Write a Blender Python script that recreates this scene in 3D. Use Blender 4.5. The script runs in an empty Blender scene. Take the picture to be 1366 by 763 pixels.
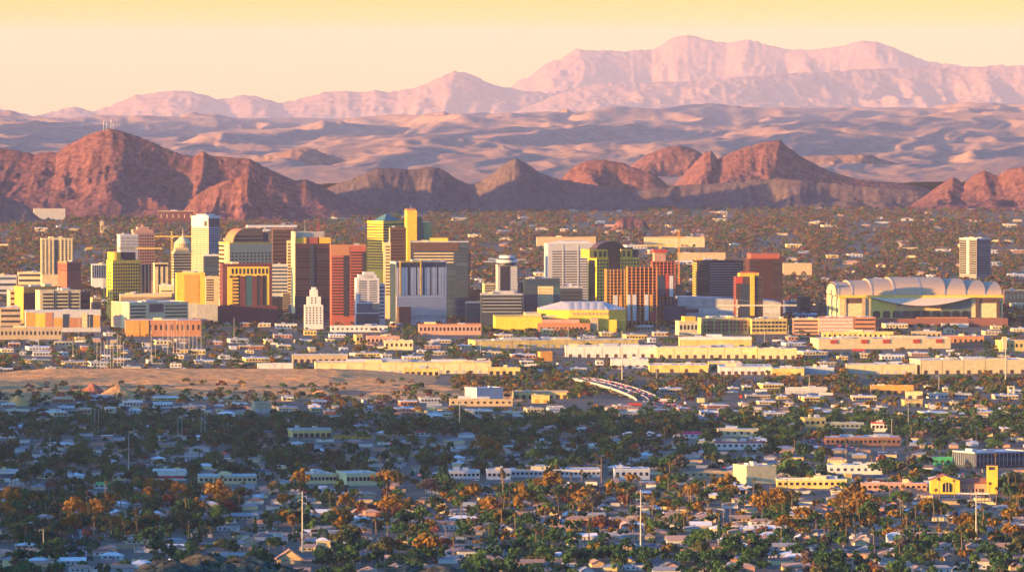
import bpy, bmesh, math, random
import numpy as np
from mathutils import Vector, Matrix

random.seed(7)
RNG = np.random.default_rng(11)
SC = bpy.context.scene
COL = SC.collection
R = math.radians

# ------------------------------------------------------------------ camera
FPX = 10700.0            # focal length in pixels of the 1366 px wide photograph
EYE = 380.0              # height of the viewpoint above the plain, metres
ROW0 = 60.0              # picture row of eye level
TILT = math.atan((381.5 - ROW0) / FPX)
cam = bpy.data.cameras.new('camera')
cam.sensor_width = 36.0
cam.lens = 36.0 * FPX / 1366.0
cam.clip_start = 5.0
cam.clip_end = 200000.0
cam_ob = bpy.data.objects.new('camera', cam)
COL.objects.link(cam_ob)
cam_ob.location = (0, 0, EYE)
cam_ob.rotation_euler = (math.pi / 2 - TILT, 0, 0)
SC.camera = cam_ob

# ------------------------------------------------------------------ sky, sun, exposure
SUN_ELEV = R(5.5)
SUN_BACK = R(24)         # the sun stands left of the view and this far behind the camera
SUN_DIR = Vector((-math.cos(SUN_BACK) * math.cos(SUN_ELEV), -math.sin(SUN_BACK) * math.cos(SUN_ELEV), math.sin(SUN_ELEV)))
SC.view_settings.view_transform = 'Standard'
SC.view_settings.look = 'None'
SC.view_settings.exposure = 1.9
SC.view_settings.gamma = 1.0
W = bpy.data.worlds.new('World')
SC.world = W
W.use_nodes = True
nt = W.node_tree
nt.nodes.clear()
out = nt.nodes.new('ShaderNodeOutputWorld')
bg = nt.nodes.new('ShaderNodeBackground')
bg.inputs['Strength'].default_value = 0.15
sky = nt.nodes.new('ShaderNodeTexSky')
sky.sky_type = 'NISHITA'
sky.sun_disc = False
sky.sun_elevation = SUN_ELEV
sky.sun_rotation = math.atan2(SUN_DIR.x, SUN_DIR.y)
sky.altitude = 400
sky.air_density = 1.0
sky.dust_density = 2.2
sky.ozone_density = 2.0
tc = nt.nodes.new('ShaderNodeTexCoord')
sep = nt.nodes.new('ShaderNodeSeparateXYZ')
mx = nt.nodes.new('ShaderNodeMath'); mx.operation = 'MAXIMUM'; mx.inputs[1].default_value = 0.012
cmb = nt.nodes.new('ShaderNodeCombineXYZ')
ramp = nt.nodes.new('ShaderNodeValToRGB')
cr = ramp.color_ramp
cr.elements[0].position = 0.0; cr.elements[0].color = (1.0, 0.68, 0.30, 1)
cr.elements[1].position = 1.0; cr.elements[1].color = (0.20, 0.52, 1.0, 1)
e = cr.elements.new(0.014); e.color = (1.0, 0.80, 0.52, 1)
e = cr.elements.new(0.05); e.color = (0.50, 0.66, 0.92, 1)
e = cr.elements.new(0.16); e.color = (0.24, 0.55, 1.0, 1)
gain = nt.nodes.new('ShaderNodeMapRange')
gain.inputs['From Min'].default_value = 0.0; gain.inputs['From Max'].default_value = 0.028
gain.inputs['To Min'].default_value = 3.0; gain.inputs['To Max'].default_value = 1.35
mix = nt.nodes.new('ShaderNodeVectorMath'); mix.operation = 'MULTIPLY'
sca = nt.nodes.new('ShaderNodeVectorMath'); sca.operation = 'SCALE'
L = nt.links.new
L(tc.outputs['Generated'], sep.inputs[0])
L(sep.outputs['Z'], mx.inputs[0])
L(sep.outputs['X'], cmb.inputs['X']); L(sep.outputs['Y'], cmb.inputs['Y']); L(mx.outputs[0], cmb.inputs['Z'])
L(cmb.outputs[0], sky.inputs['Vector'])
shift = nt.nodes.new('ShaderNodeMath'); shift.operation = 'ADD'; shift.inputs[1].default_value = 0.009
L(sep.outputs['Z'], shift.inputs[0]); L(shift.outputs[0], ramp.inputs['Fac'])
L(sep.outputs['Z'], gain.inputs['Value'])
L(sky.outputs['Color'], mix.inputs[0]); L(ramp.outputs['Color'], mix.inputs[1])
L(mix.outputs[0], sca.inputs[0]); L(gain.outputs[0], sca.inputs['Scale'])
L(sca.outputs[0], bg.inputs['Color'])
L(bg.outputs[0], out.inputs['Surface'])

sun = bpy.data.lights.new('sun', 'SUN')
sun.energy = 5.0
sun.color = (1.0, 0.54, 0.13)
sun.angle = R(0.5)
sun_ob = bpy.data.objects.new('sun', sun)
COL.objects.link(sun_ob)
sun_ob.rotation_euler = SUN_DIR.to_track_quat('Z', 'Y').to_euler()
sun_ob.location = (-3000, 0, 3000)

SC.render.engine = 'CYCLES'
SC.cycles.use_denoising = True
SC.cycles.max_bounces = 4
SC.cycles.diffuse_bounces = 2
SC.cycles.glossy_bounces = 2
SC.cycles.transmission_bounces = 2
SC.cycles.volume_bounces = 1
SC.cycles.caustics_reflective = False
SC.cycles.caustics_refractive = False
SC.cycles.sample_clamp_indirect = 4.0

# ------------------------------------------------------------------ maths helpers
def G(x, y):
    """height of the plain: it follows the curve of the earth"""
    return -(x * x + y * y) / 1.48e7

def pt(px, py, Y):
    """point of the place seen at a row and column of the photograph, Y metres out"""
    r = (px - 683.0) / FPX
    u = (381.5 - py) / FPX
    dy = math.cos(TILT) + u * math.sin(TILT)
    dz = -math.sin(TILT) + u * math.cos(TILT)
    s = Y / dy
    return Vector((r * s, Y, EYE + dz * s))

def X(px, Y):
    return (px - 683.0) / FPX * Y

def Yg(py):
    """distance at which a picture row meets the plain"""
    Y = 9000.0
    for _ in range(30):
        Y = (EYE - G(0, Y)) / ((py - ROW0) / FPX)
    return Y

def rowof(Y, z=None):
    if z is None:
        z = G(0, Y)
    return ROW0 + (EYE - z) / Y * FPX

def colof(x, Y):
    return 683.0 + x / Y * FPX

def _hash(i, j, s):
    n = (i * 374761393 + j * 668265263 + s * 982451653) & 0xFFFFFFFF
    n = ((n ^ (n >> 13)) * 1274126177) & 0xFFFFFFFF
    return ((n ^ (n >> 16)) & 0xFFFF) / 65535.0

def vnoise(x, y, s=0):
    xi = np.floor(x).astype(np.int64); yi = np.floor(y).astype(np.int64)
    fx = x - xi; fy = y - yi
    fx = fx * fx * (3 - 2 * fx); fy = fy * fy * (3 - 2 * fy)
    a = _hash(xi, yi, s); b = _hash(xi + 1, yi, s); c = _hash(xi, yi + 1, s); d = _hash(xi + 1, yi + 1, s)
    return (a * (1 - fx) + b * fx) * (1 - fy) + (c * (1 - fx) + d * fx) * fy

def fbm(x, y, s=0, o=4):
    t = 0; a = 0.5; n = 0
    for k in range(o):
        t = t + a * vnoise(x * 2 ** k, y * 2 ** k, s + k * 17); n += a; a *= 0.5
    return t / n

def ridged(x, y, s=0, o=4):
    t = 0; a = 0.5; n = 0
    for k in range(o):
        t = t + a * (1 - np.abs(2 * vnoise(x * 2 ** k, y * 2 ** k, s + k * 13) - 1)); n += a; a *= 0.5
    return t / n

# ------------------------------------------------------------------ materials
MATS = {}
def mat(name, c, rough=0.8, var=0.12, scale=0.2, spec=0.3, metal=0.0, bump=0.0, emit=None, kind=None, c2=None):
    """procedural Principled material: base colour broken up by two noises"""
    if name in MATS:
        return MATS[name]
    m = bpy.data.materials.new(name)
    m.use_nodes = True
    t = m.node_tree; N = t.nodes; b = N['Principled BSDF']
    b.inputs['Roughness'].default_value = rough
    b.inputs['Specular IOR Level'].default_value = spec
    b.inputs['Metallic'].default_value = metal
    c = tuple(c)
    if emit:
        b.inputs['Base Color'].default_value = (*c, 1)
        b.inputs['Emission Color'].default_value = (*c, 1)
        b.inputs['Emission Strength'].default_value = emit
        MATS[name] = m
        return m
    co = N.new('ShaderNodeTexCoord')
    n1 = N.new('ShaderNodeTexNoise'); n1.inputs['Scale'].default_value = scale; n1.inputs['Detail'].default_value = 5
    n1.inputs['Roughness'].default_value = 0.65
    t.links.new(co.outputs['Object'], n1.inputs['Vector'])
    rp = N.new('ShaderNodeValToRGB')
    lo = tuple(max(0, v * (1 - var * 2.2)) for v in c)
    hi = tuple(min(1, v * (1 + var * 1.6)) for v in (c2 or c))
    rp.color_ramp.elements[0].position = 0.3; rp.color_ramp.elements[0].color = (*lo, 1)
    rp.color_ramp.elements[1].position = 0.7; rp.color_ramp.elements[1].color = (*hi, 1)
    t.links.new(n1.outputs['Fac'], rp.inputs['Fac'])
    t.links.new(rp.outputs['Color'], b.inputs['Base Color'])
    if bump:
        bp = N.new('ShaderNodeBump'); bp.inputs['Strength'].default_value = 0.7; bp.inputs['Distance'].default_value = bump
        t.links.new(n1.outputs['Fac'], bp.inputs['Height']); t.links.new(bp.outputs['Normal'], b.inputs['Normal'])
    MATS[name] = m
    return m

def ramp_mat(name, attr, stops, rough=0.85, spec=0.15, noise=0.0, nscale=0.3):
    """colour of each leaf mass taken from a per-tree value"""
    m = bpy.data.materials.new(name); m.use_nodes = True
    t = m.node_tree; N = t.nodes; b = N['Principled BSDF']
    b.inputs['Roughness'].default_value = rough; b.inputs['Specular IOR Level'].default_value = spec
    a = N.new('ShaderNodeAttribute'); a.attribute_name = attr
    rp = N.new('ShaderNodeValToRGB'); rp.color_ramp.interpolation = 'LINEAR'
    el = rp.color_ramp.elements
    el[0].position = stops[0][0]; el[0].color = (*stops[0][1], 1)
    el[1].position = stops[-1][0]; el[1].color = (*stops[-1][1], 1)
    for p, c in stops[1:-1]:
        q = el.new(p); q.color = (*c, 1)
    t.links.new(a.outputs['Fac'], rp.inputs['Fac'])
    t.links.new(rp.outputs['Color'], b.inputs['Base Color'])
    tr = N.new('ShaderNodeBsdfTranslucent'); t.links.new(rp.outputs['Color'], tr.inputs['Color'])
    mxs = N.new('ShaderNodeMixShader'); mxs.inputs['Fac'].default_value = 0.28
    t.links.new(b.outputs[0], mxs.inputs[1]); t.links.new(tr.outputs[0], mxs.inputs[2])
    t.links.new(mxs.outputs[0], N['Material Output'].inputs['Surface'])
    MATS[name] = m
    return m

# ------------------------------------------------------------------ object helpers
def tag(o, label=None, cat=None, group=None, kind=None):
    if label: o['label'] = label
    if cat: o['category'] = cat
    if group: o['group'] = group
    if kind: o['kind'] = kind
    return o

def link(name, data, parent=None, loc=None, rz=0.0):
    o = bpy.data.objects.new(name, data)
    COL.objects.link(o)
    if parent is not None: o.parent = parent
    if loc is not None: o.location = loc
    if rz: o.rotation_euler = (0, 0, rz)
    return o

def empty(name, loc, rz=0.0):
    o = link(name, None, None, loc, rz)
    o.empty_display_size = 1
    return o

def mesh_np(name, v, f, mats, tint=None, smooth=False, mi=None):
    """mesh from numpy arrays; f is (n,3) or (n,4)"""
    me = bpy.data.meshes.new(name)
    v = np.asarray(v, np.float32); f = np.asarray(f, np.int32)
    k = f.shape[1]
    me.vertices.add(len(v)); me.vertices.foreach_set('co', v.ravel())
    me.loops.add(f.size); me.loops.foreach_set('vertex_index', f.ravel())
    me.polygons.add(len(f))
    me.polygons.foreach_set('loop_start', np.arange(0, f.size, k, dtype=np.int32))
    if smooth:
        me.polygons.foreach_set('use_smooth', np.ones(len(f), bool))
    for m in (mats if isinstance(mats, (list, tuple)) else [mats]):
        me.materials.append(m)
    if mi is not None:
        me.polygons.foreach_set('material_index', np.asarray(mi, np.int32))
    me.update(calc_edges=True)
    if tint is not None:
        at = me.attributes.new('tint', 'FLOAT', 'POINT')
        at.data.foreach_set('value', np.asarray(tint, np.float32))
    return me

class MB:
    """collects simple solids into one mesh"""
    def __init__(s):
        s.v = []; s.f = []; s.m = []
    def quad(s, a, b, c, d, m=0):
        i = len(s.v); s.v += [a, b, c, d]; s.f.append((i, i + 1, i + 2, i + 3)); s.m.append(m)
    def tri(s, a, b, c, m=0):
        i = len(s.v); s.v += [a, b, c]; s.f.append((i, i + 1, i + 2)); s.m.append(m)
    def box(s, x0, x1, y0, y1, z0, z1, m=0):
        i = len(s.v)
        s.v += [(x0, y0, z0), (x1, y0, z0), (x1, y1, z0), (x0, y1, z0), (x0, y0, z1), (x1, y0, z1), (x1, y1, z1), (x0, y1, z1)]
        for q in ((3, 2, 1, 0), (4, 5, 6, 7), (0, 1, 5, 4), (1, 2, 6, 5), (2, 3, 7, 6), (3, 0, 4, 7)):
            s.f.append(tuple(i + k for k in q)); s.m.append(m)
        return s
    def prism(s, poly, z0, z1, m=0, top=None):
        """vertical prism over a polygon given counter-clockwise; top can be another polygon for a taper"""
        n = len(poly); i = len(s.v); top = top or poly
        s.v += [(p[0], p[1], z0) for p in poly] + [(p[0], p[1], z1) for p in top]
        for k in range(n):
            j = (k + 1) % n
            s.f.append((i + k, i + j, i + n + j, i + n + k)); s.m.append(m)
        s.f.append(tuple(i + n + k for k in range(n))); s.m.append(m)
        s.f.append(tuple(i + n - 1 - k for k in range(n))); s.m.append(m)
        return s
    def extrude_y(s, prof, y0, y1, m=0):
        """profile in x,z (counter-clockwise seen from the front) pulled along y"""
        n = len(prof); i = len(s.v)
        s.v += [(p[0], y0, p[1]) for p in prof] + [(p[0], y1, p[1]) for p in prof]
        for k in range(n):
            j = (k + 1) % n
            s.f.append((i + k, i + n + k, i + n + j, i + j)); s.m.append(m)
        s.f.append(tuple(i + k for k in range(n))); s.m.append(m)
        s.f.append(tuple(i + n + n - 1 - k for k in range(n))); s.m.append(m)
        return s
    def extrude_x(s, prof, x0, x1, m=0):
        """profile in y,z pulled along x"""
        n = len(prof); i = len(s.v)
        s.v += [(x0, p[0], p[1]) for p in prof] + [(x1, p[0], p[1]) for p in prof]
        for k in range(n):
            j = (k + 1) % n
            s.f.append((i + k, i + j, i + n + j, i + n + k)); s.m.append(m)
        s.f.append(tuple(i + n - 1 - k for k in range(n))); s.m.append(m)
        s.f.append(tuple(i + n + k for k in range(n))); s.m.append(m)
        return s
    def tube(s, a, b, r0, r1=None, n=6, m=0):
        a = Vector(a); b = Vector(b); r1 = r0 if r1 is None else r1
        d = (b - a).normalized(); u = d.orthogonal().normalized(); w = d.cross(u)
        i = len(s.v)
        for c, r in ((a, r0), (b, r1)):
            for k in range(n):
                t = 2 * math.pi * k / n
                s.v.append(tuple(c + u * (r * math.cos(t)) + w * (r * math.sin(t))))
        for k in range(n):
            j = (k + 1) % n
            s.f.append((i + k, i + j, i + n + j, i + n + k)); s.m.append(m)
        s.f.append(tuple(i + n - 1 - k for k in range(n))); s.m.append(m)
        s.f.append(tuple(i + n + k for k in range(n))); s.m.append(m)
        return s
    def disc(s, cx, cy, z0, z1, r0, r1=None, n=20, m=0):
        r1 = r0 if r1 is None else r1
        P = [(cx + r0 * math.cos(2 * math.pi * k / n), cy + r0 * math.sin(2 * math.pi * k / n)) for k in range(n)]
        Q = [(cx + r1 * math.cos(2 * math.pi * k / n), cy + r1 * math.sin(2 * math.pi * k / n)) for k in range(n)]
        return s.prism(P, z0, z1, m, Q)
    def mesh(s, name, mats):
        me = bpy.data.meshes.new(name)
        me.from_pydata(s.v, [], s.f)
        for m in (mats if isinstance(mats, (list, tuple)) else [mats]):
            me.materials.append(m)
        me.polygons.foreach_set('material_index', s.m)
        me.update()
        return me
    def build(s, name, mats, parent=None, loc=None, rz=0.0):
        return link(name, s.mesh(name, mats), parent, loc, rz)

def copy_tree(src, loc=None, rz=None, scale=None):
    """copy a thing with its parts and sub-parts"""
    c = src.copy(); COL.objects.link(c)
    if loc is not None: c.location = loc
    if rz is not None: c.rotation_euler = (0, 0, rz)
    if scale is not None: c.scale = (scale, scale, scale) if isinstance(scale, (int, float)) else scale
    for ch in src.children:
        d = ch.copy(); COL.objects.link(d); d.parent = c
        for g in ch.children:
            h = g.copy(); COL.objects.link(h); h.parent = d
    return c
# ------------------------------------------------------------------ ground
def ground_mat():
    m = bpy.data.materials.new('desert_ground'); m.use_nodes = True
    t = m.node_tree; N = t.nodes; b = N['Principled BSDF']
    b.inputs['Roughness'].default_value = 0.95; b.inputs['Specular IOR Level'].default_value = 0.1
    co = N.new('ShaderNodeTexCoord')
    def noise(scale, det):
        n = N.new('ShaderNodeTexNoise'); n.inputs['Scale'].default_value = scale; n.inputs['Detail'].default_value = det
        n.inputs['Roughness'].default_value = 0.7
        t.links.new(co.outputs['Object'], n.inputs['Vector']); return n
    a = noise(0.004, 6); c = noise(0.05, 4)
    rp = N.new('ShaderNodeValToRGB'); el = rp.color_ramp.elements
    el[0].position = 0.30; el[0].color = (0.075, 0.070, 0.042, 1)
    el[1].position = 0.72; el[1].color = (0.27, 0.20, 0.13, 1)
    q = el.new(0.5); q.color = (0.15, 0.118, 0.078, 1)
    mixn = N.new('ShaderNodeMath'); mixn.operation = 'MULTIPLY_ADD'; mixn.inputs[1].default_value = 0.5
    t.links.new(a.outputs['Fac'], mixn.inputs[0])
    half = N.new('ShaderNodeMath'); half.operation = 'MULTIPLY'; half.inputs[1].default_value = 0.5
    t.links.new(c.outputs['Fac'], half.inputs[0]); t.links.new(half.outputs[0], mixn.inputs[2])
    t.links.new(mixn.outputs[0], rp.inputs['Fac']); t.links.new(rp.outputs['Color'], b.inputs['Base Color'])
    bp = N.new('ShaderNodeBump'); bp.inputs['Distance'].default_value = 2.0; bp.inputs['Strength'].default_value = 0.6
    t.links.new(c.outputs['Fac'], bp.inputs['Height']); t.links.new(bp.outputs['Normal'], b.inputs['Normal'])
    return m

def grid_mesh(name, xs, ys, zf, mats, smooth=True):
    xx, yy = np.meshgrid(xs, ys)
    zz = zf(xx, yy)
    v = np.stack([xx.ravel(), yy.ravel(), zz.ravel()], 1)
    nx, ny = len(xs), len(ys)
    i = (np.arange(ny - 1)[:, None] * nx + np.arange(nx - 1)[None, :]).ravel()
    f = np.stack([i, i + 1, i + nx + 1, i + nx], 1)
    return mesh_np(name, v, f, mats, smooth=smooth)

M_GROUND = ground_mat()
me = grid_mesh('ground', np.linspace(-21000, 21000, 211), np.concatenate([np.linspace(-1500, 24000, 205), np.linspace(24400, 134000, 200)]), lambda x, y: G(x, y), M_GROUND)
tag(link('ground', me), kind='structure')

# ------------------------------------------------------------------ mountains
def rock_mat(name, lo, mid, hi, s=1.0):
    m = bpy.data.materials.new(name); m.use_nodes = True
    t = m.node_tree; N = t.nodes; b = N['Principled BSDF']
    b.inputs['Roughness'].default_value = 0.95; b.inputs['Specular IOR Level'].default_value = 0.05
    co = N.new('ShaderNodeTexCoord')
    n1 = N.new('ShaderNodeTexNoise'); n1.inputs['Scale'].default_value = 0.06 * s; n1.inputs['Detail'].default_value = 9; n1.inputs['Roughness'].default_value = 0.72
    t.links.new(co.outputs['Object'], n1.inputs['Vector'])
    rp = N.new('ShaderNodeValToRGB'); el = rp.color_ramp.elements
    el[0].position = 0.34; el[0].color = (*lo, 1)
    el[1].position = 0.68; el[1].color = (*hi, 1)
    q = el.new(0.5); q.color = (*mid, 1)
    t.links.new(n1.outputs['Fac'], rp.inputs['Fac'])
    # scrub and boulders scattered over the slope
    vo = N.new('ShaderNodeTexVoronoi'); vo.inputs['Scale'].default_value = 0.09 * s
    t.links.new(co.outputs['Object'], vo.inputs['Vector'])
    cut = N.new('ShaderNodeMath'); cut.operation = 'LESS_THAN'; cut.inputs[1].default_value = 0.30
    t.links.new(vo.outputs['Distance'], cut.inputs[0])
    sc_ = N.new('ShaderNodeMath'); sc_.operation = 'MULTIPLY'; sc_.inputs[1].default_value = 0.55
    t.links.new(cut.outputs[0], sc_.inputs[0])
    mx_ = N.new('ShaderNodeMix'); mx_.data_type = 'RGBA'
    t.links.new(sc_.outputs[0], mx_.inputs['Factor']); t.links.new(rp.outputs['Color'], mx_.inputs['A'])
    mx_.inputs['B'].default_value = (lo[0] * 0.55, lo[1] * 0.7, lo[2] * 0.6, 1)
    t.links.new(mx_.outputs['Result'], b.inputs['Base Color'])
    bp = N.new('ShaderNodeBump'); bp.inputs['Distance'].default_value = 3.5 / s; bp.inputs['Strength'].default_value = 0.8
    t.links.new(n1.outputs['Fac'], bp.inputs['Height']); t.links.new(bp.outputs['Normal'], b.inputs['Normal'])
    return m

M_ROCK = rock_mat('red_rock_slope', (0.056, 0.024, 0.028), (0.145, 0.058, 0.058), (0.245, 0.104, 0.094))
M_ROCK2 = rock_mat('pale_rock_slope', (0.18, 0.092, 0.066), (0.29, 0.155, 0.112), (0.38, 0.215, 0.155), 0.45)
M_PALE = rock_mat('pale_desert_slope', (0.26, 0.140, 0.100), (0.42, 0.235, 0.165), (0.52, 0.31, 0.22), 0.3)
M_SCRUB = rock_mat('scrub_slope', (0.062, 0.044, 0.048), (0.105, 0.070, 0.074), (0.155, 0.102, 0.100))

def mountain(D, line, half, mats, seed, step, rough=0.8, spur=1.0, name='mountain', back=None, mesa=False):
    """a range whose crest, D metres out, follows the skyline given as (column,row) points"""
    line = sorted(line)
    px = np.array([p[0] for p in line], float); py = np.array([p[1] for p in line], float)
    xs = np.arange(X(px[0], D), X(px[-1], D) + step, step)
    zc = np.array([pt(a, b, D).z for a, b in zip(px, py)])
    xc = (px - 683) / FPX * D
    back = back or half
    wob = half * 0.35
    ys = np.arange(D - half - wob, D + back + wob, step * 1.2)
    g0 = -D * D / 1.48e7 - 4
    def zf(x, y):
        warp = (fbm(x / (half * 1.1), y * 0 + 3.3, seed, 3) - 0.5) * 2 * wob
        u = (y - D - warp)
        f = np.where(u < 0, 1 + u / half, 1 - u / back)
        f = np.clip(f, 0, 1)
        k = 1 - f
        wx = (fbm(x / (half * 0.5), y / (half * 0.5), seed + 5, 4) - 0.5) * half * 1.1 * spur * k
        H = np.interp(x + wx, xc, zc) - g0
        rg = 0.72 * ridged(x / (half * 0.42) + wx / half, y / (half * 1.1), seed + 9, 4) + 0.28 * ridged(x / (half * 0.16) + 2 * wx / half, y / (half * 0.6), seed + 15, 4)
        sh = f ** (0.62 if mesa else 1.15)
        if mesa:
            sh = np.where(f > 0.55, 1 - (1 - f) * 0.15, 0) + np.where(f <= 0.55, f ** 1.25 * 1.97, 0)
            sh = np.clip(sh, 0, 1)
        carve = 1 - 0.95 * spur * np.clip(k * 3.6, 0, 1) * (1 - rg)
        h = H * sh * np.clip(carve, 0.12, 1)
        edge = np.clip(f * 3, 0, 1) * np.clip(H / 60, 0.15, 1.2)
        h = h - (1 - ridged(x / (step * 13), y / (step * 30), seed + 21, 4)) * step * 3.2 * rough * edge * np.clip(k * 5, 0.06, 1)
        h = h + (ridged(x / (step * 4.5), y / (step * 5.5), seed + 25, 3) - 0.6) * step * 1.5 * rough * edge
        ends = np.clip(np.minimum(x - xc[0], xc[-1] - x) / (half * 0.5), 0, 1)
        ends = ends * ends * (3 - 2 * ends)
        return g0 + h * ends - 2
    me = grid_mesh(name, xs, ys, zf, mats, smooth=True)
    return tag(link(name, me), kind='structure')

# near ranges
mountain(19200, [(-700, 262), (-560, 240), (-420, 226), (-300, 232), (-200, 214), (-100, 205), (-40, 198), (0, 197), (18, 200), (45, 205), (62, 202), (75, 203), (90, 192), (110, 182), (130, 174), (147, 170),
                 (165, 175), (185, 181), (205, 189), (222, 197), (240, 203), (258, 208), (272, 200), (284, 207), (310, 208), (335, 211),
                 (358, 223), (380, 233), (395, 239), (410, 235), (430, 239), (450, 246), (470, 253), (520, 266), (560, 280)], 620, M_ROCK, 3, 3.0)
mountain(18300, [(215, 290), (235, 275), (262, 258), (285, 245), (308, 237), (332, 230), (343, 248), (360, 262), (400, 274), (440, 290)], 170, M_ROCK, 31, 2.6)
mountain(18100, [(-160, 270), (-100, 262), (-40, 256), (0, 259), (20, 266), (45, 280), (80, 292)], 170, M_SCRUB, 37, 3)
mountain(19750, [(340, 290), (380, 268), (420, 256), (450, 245), (480, 233), (503, 224), (520, 223), (545, 226), (560, 224), (575, 221), (590, 225), (610, 239),
                 (628, 246), (642, 241), (660, 228), (675, 216), (688, 210), (700, 216), (720, 229), (742, 237), (765, 241), (800, 247),
                 (830, 250), (860, 262), (900, 284)], 330, M_SCRUB, 41, 2.6)
mountain(20800, [(690, 262), (735, 233), (760, 221), (785, 212), (805, 211), (830, 216), (850, 224), (880, 233), (910, 250), (950, 266)], 330, M_ROCK, 53, 4)
mountain(24500, [(780, 250), (830, 222), (850, 210), (880, 199), (905, 193), (925, 198), (940, 206), (965, 214), (1000, 232), (1040, 250)], 400, M_ROCK, 59, 4.5)
mountain(21600, [(830, 268), (870, 246), (900, 227), (920, 211), (940, 198), (949, 199), (957, 211), (975, 202), (1000, 193), (1020, 188), (1040, 186), (1050, 194),
                 (1070, 209), (1090, 220), (1115, 230), (1140, 237), (1180, 242), (1230, 246), (1290, 256), (1330, 270)], 520, M_ROCK, 61, 3)
mountain(20050, [(760, 282), (820, 256), (900, 247), (960, 243), (1010, 238), (1040, 236), (1090, 241), (1150, 246), (1210, 251), (1260, 258), (1320, 282)], 260, M_SCRUB, 67, 3.6)
mountain(19900, [(1165, 292), (1200, 271), (1222, 257), (1250, 243), (1272, 234), (1285, 244), (1300, 232), (1312, 226), (1330, 233), (1345, 224), (1366, 221),
                 (1420, 212), (1500, 206), (1580, 226), (1660, 260)], 420, M_ROCK, 71, 3.4)
mountain(17300, [(805, 303), (822, 293), (832, 287), (842, 287), (858, 292), (878, 303)], 70, M_ROCK, 75, 2.2)
# middle distance
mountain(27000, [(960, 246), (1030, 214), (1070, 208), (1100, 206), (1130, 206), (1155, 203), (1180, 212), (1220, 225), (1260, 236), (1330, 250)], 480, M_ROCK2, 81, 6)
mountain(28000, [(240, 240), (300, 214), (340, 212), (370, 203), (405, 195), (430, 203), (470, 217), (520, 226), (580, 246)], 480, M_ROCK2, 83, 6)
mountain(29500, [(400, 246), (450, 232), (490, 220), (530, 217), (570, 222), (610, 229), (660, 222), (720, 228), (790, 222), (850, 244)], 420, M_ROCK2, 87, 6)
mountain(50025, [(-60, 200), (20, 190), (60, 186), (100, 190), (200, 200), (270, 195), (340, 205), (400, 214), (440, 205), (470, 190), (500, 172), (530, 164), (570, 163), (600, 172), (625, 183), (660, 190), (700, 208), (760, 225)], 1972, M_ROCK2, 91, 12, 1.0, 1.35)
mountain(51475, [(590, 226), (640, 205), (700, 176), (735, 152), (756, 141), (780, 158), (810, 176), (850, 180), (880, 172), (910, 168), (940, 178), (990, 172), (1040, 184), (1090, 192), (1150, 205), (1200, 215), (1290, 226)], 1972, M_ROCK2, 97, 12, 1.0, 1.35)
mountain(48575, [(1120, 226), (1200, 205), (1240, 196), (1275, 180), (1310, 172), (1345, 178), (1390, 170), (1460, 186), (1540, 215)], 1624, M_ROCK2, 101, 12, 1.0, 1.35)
# the long folded foot of the far range: it climbs from behind the near hills for forty kilometres
def foot_z(u, y):
    ln = np.log(y / 22500.0)
    row = np.interp(y, [22500, 26000, 32000, 40000, 50000, 62000, 76000], [247, 230, 206, 185, 171, 162, 160])
    row = row - 12 * np.clip((u - 500) / 500, 0, 1) * np.clip(ln * 1.5, 0, 1)
    w1 = (fbm(u / 260, ln * 9, 300, 3) - .5) * 2
    big = ridged(u / 230 + w1 * .9, ln * 4.2 + w1 * .5, 301, 4)
    mid = ridged(u / 85 + w1 * 1.6, ln * 13 + w1, 305, 3)
    fine = ridged(u / 30 + w1 * 3, ln * 30, 309, 3)
    amp = np.clip(ln * 4, 0.25, 1.0) * np.clip((1.13 - ln) * 3, .15, 1)
    px = ((big - .44) * 40 + (mid - .5) * 12 + (fine - .5) * 4.5) * amp
    px = np.where(px < 0, px * .4, px)
    return EYE - (row - px - ROW0) / FPX * y
us = np.arange(-420, 1800, 4.0); ys = 22500 * np.exp(np.linspace(0, math.log(76000 / 22500.0), 230))
uu, yy = np.meshgrid(us, ys); zz = foot_z(uu, yy); xx = (uu - 683) / FPX * yy
nx = len(us); i0 = (np.arange(len(ys) - 1)[:, None] * nx + np.arange(nx - 1)[None, :]).ravel()
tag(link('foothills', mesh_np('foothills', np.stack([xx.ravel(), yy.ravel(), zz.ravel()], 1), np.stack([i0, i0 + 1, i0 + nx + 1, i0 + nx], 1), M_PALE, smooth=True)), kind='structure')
# far ranges
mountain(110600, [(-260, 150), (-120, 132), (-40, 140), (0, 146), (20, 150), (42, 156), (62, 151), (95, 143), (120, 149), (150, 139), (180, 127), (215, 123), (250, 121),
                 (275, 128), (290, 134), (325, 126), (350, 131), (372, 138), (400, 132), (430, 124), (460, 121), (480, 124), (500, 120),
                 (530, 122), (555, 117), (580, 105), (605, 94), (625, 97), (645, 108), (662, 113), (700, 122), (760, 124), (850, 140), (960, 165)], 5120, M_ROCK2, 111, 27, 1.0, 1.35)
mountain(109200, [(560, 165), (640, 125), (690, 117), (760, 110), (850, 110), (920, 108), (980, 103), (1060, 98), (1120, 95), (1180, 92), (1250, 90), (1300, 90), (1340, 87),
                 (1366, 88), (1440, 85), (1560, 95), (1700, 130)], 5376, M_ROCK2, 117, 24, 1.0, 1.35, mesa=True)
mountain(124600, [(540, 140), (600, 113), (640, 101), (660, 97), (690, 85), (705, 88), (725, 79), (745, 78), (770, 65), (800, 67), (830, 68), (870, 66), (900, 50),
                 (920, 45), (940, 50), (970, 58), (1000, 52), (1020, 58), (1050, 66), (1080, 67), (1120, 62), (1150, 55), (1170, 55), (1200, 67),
                 (1235, 80), (1270, 86), (1330, 92), (1450, 100), (1600, 130)], 5120, M_ROCK2, 127, 27, 1.0, 1.35)

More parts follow.
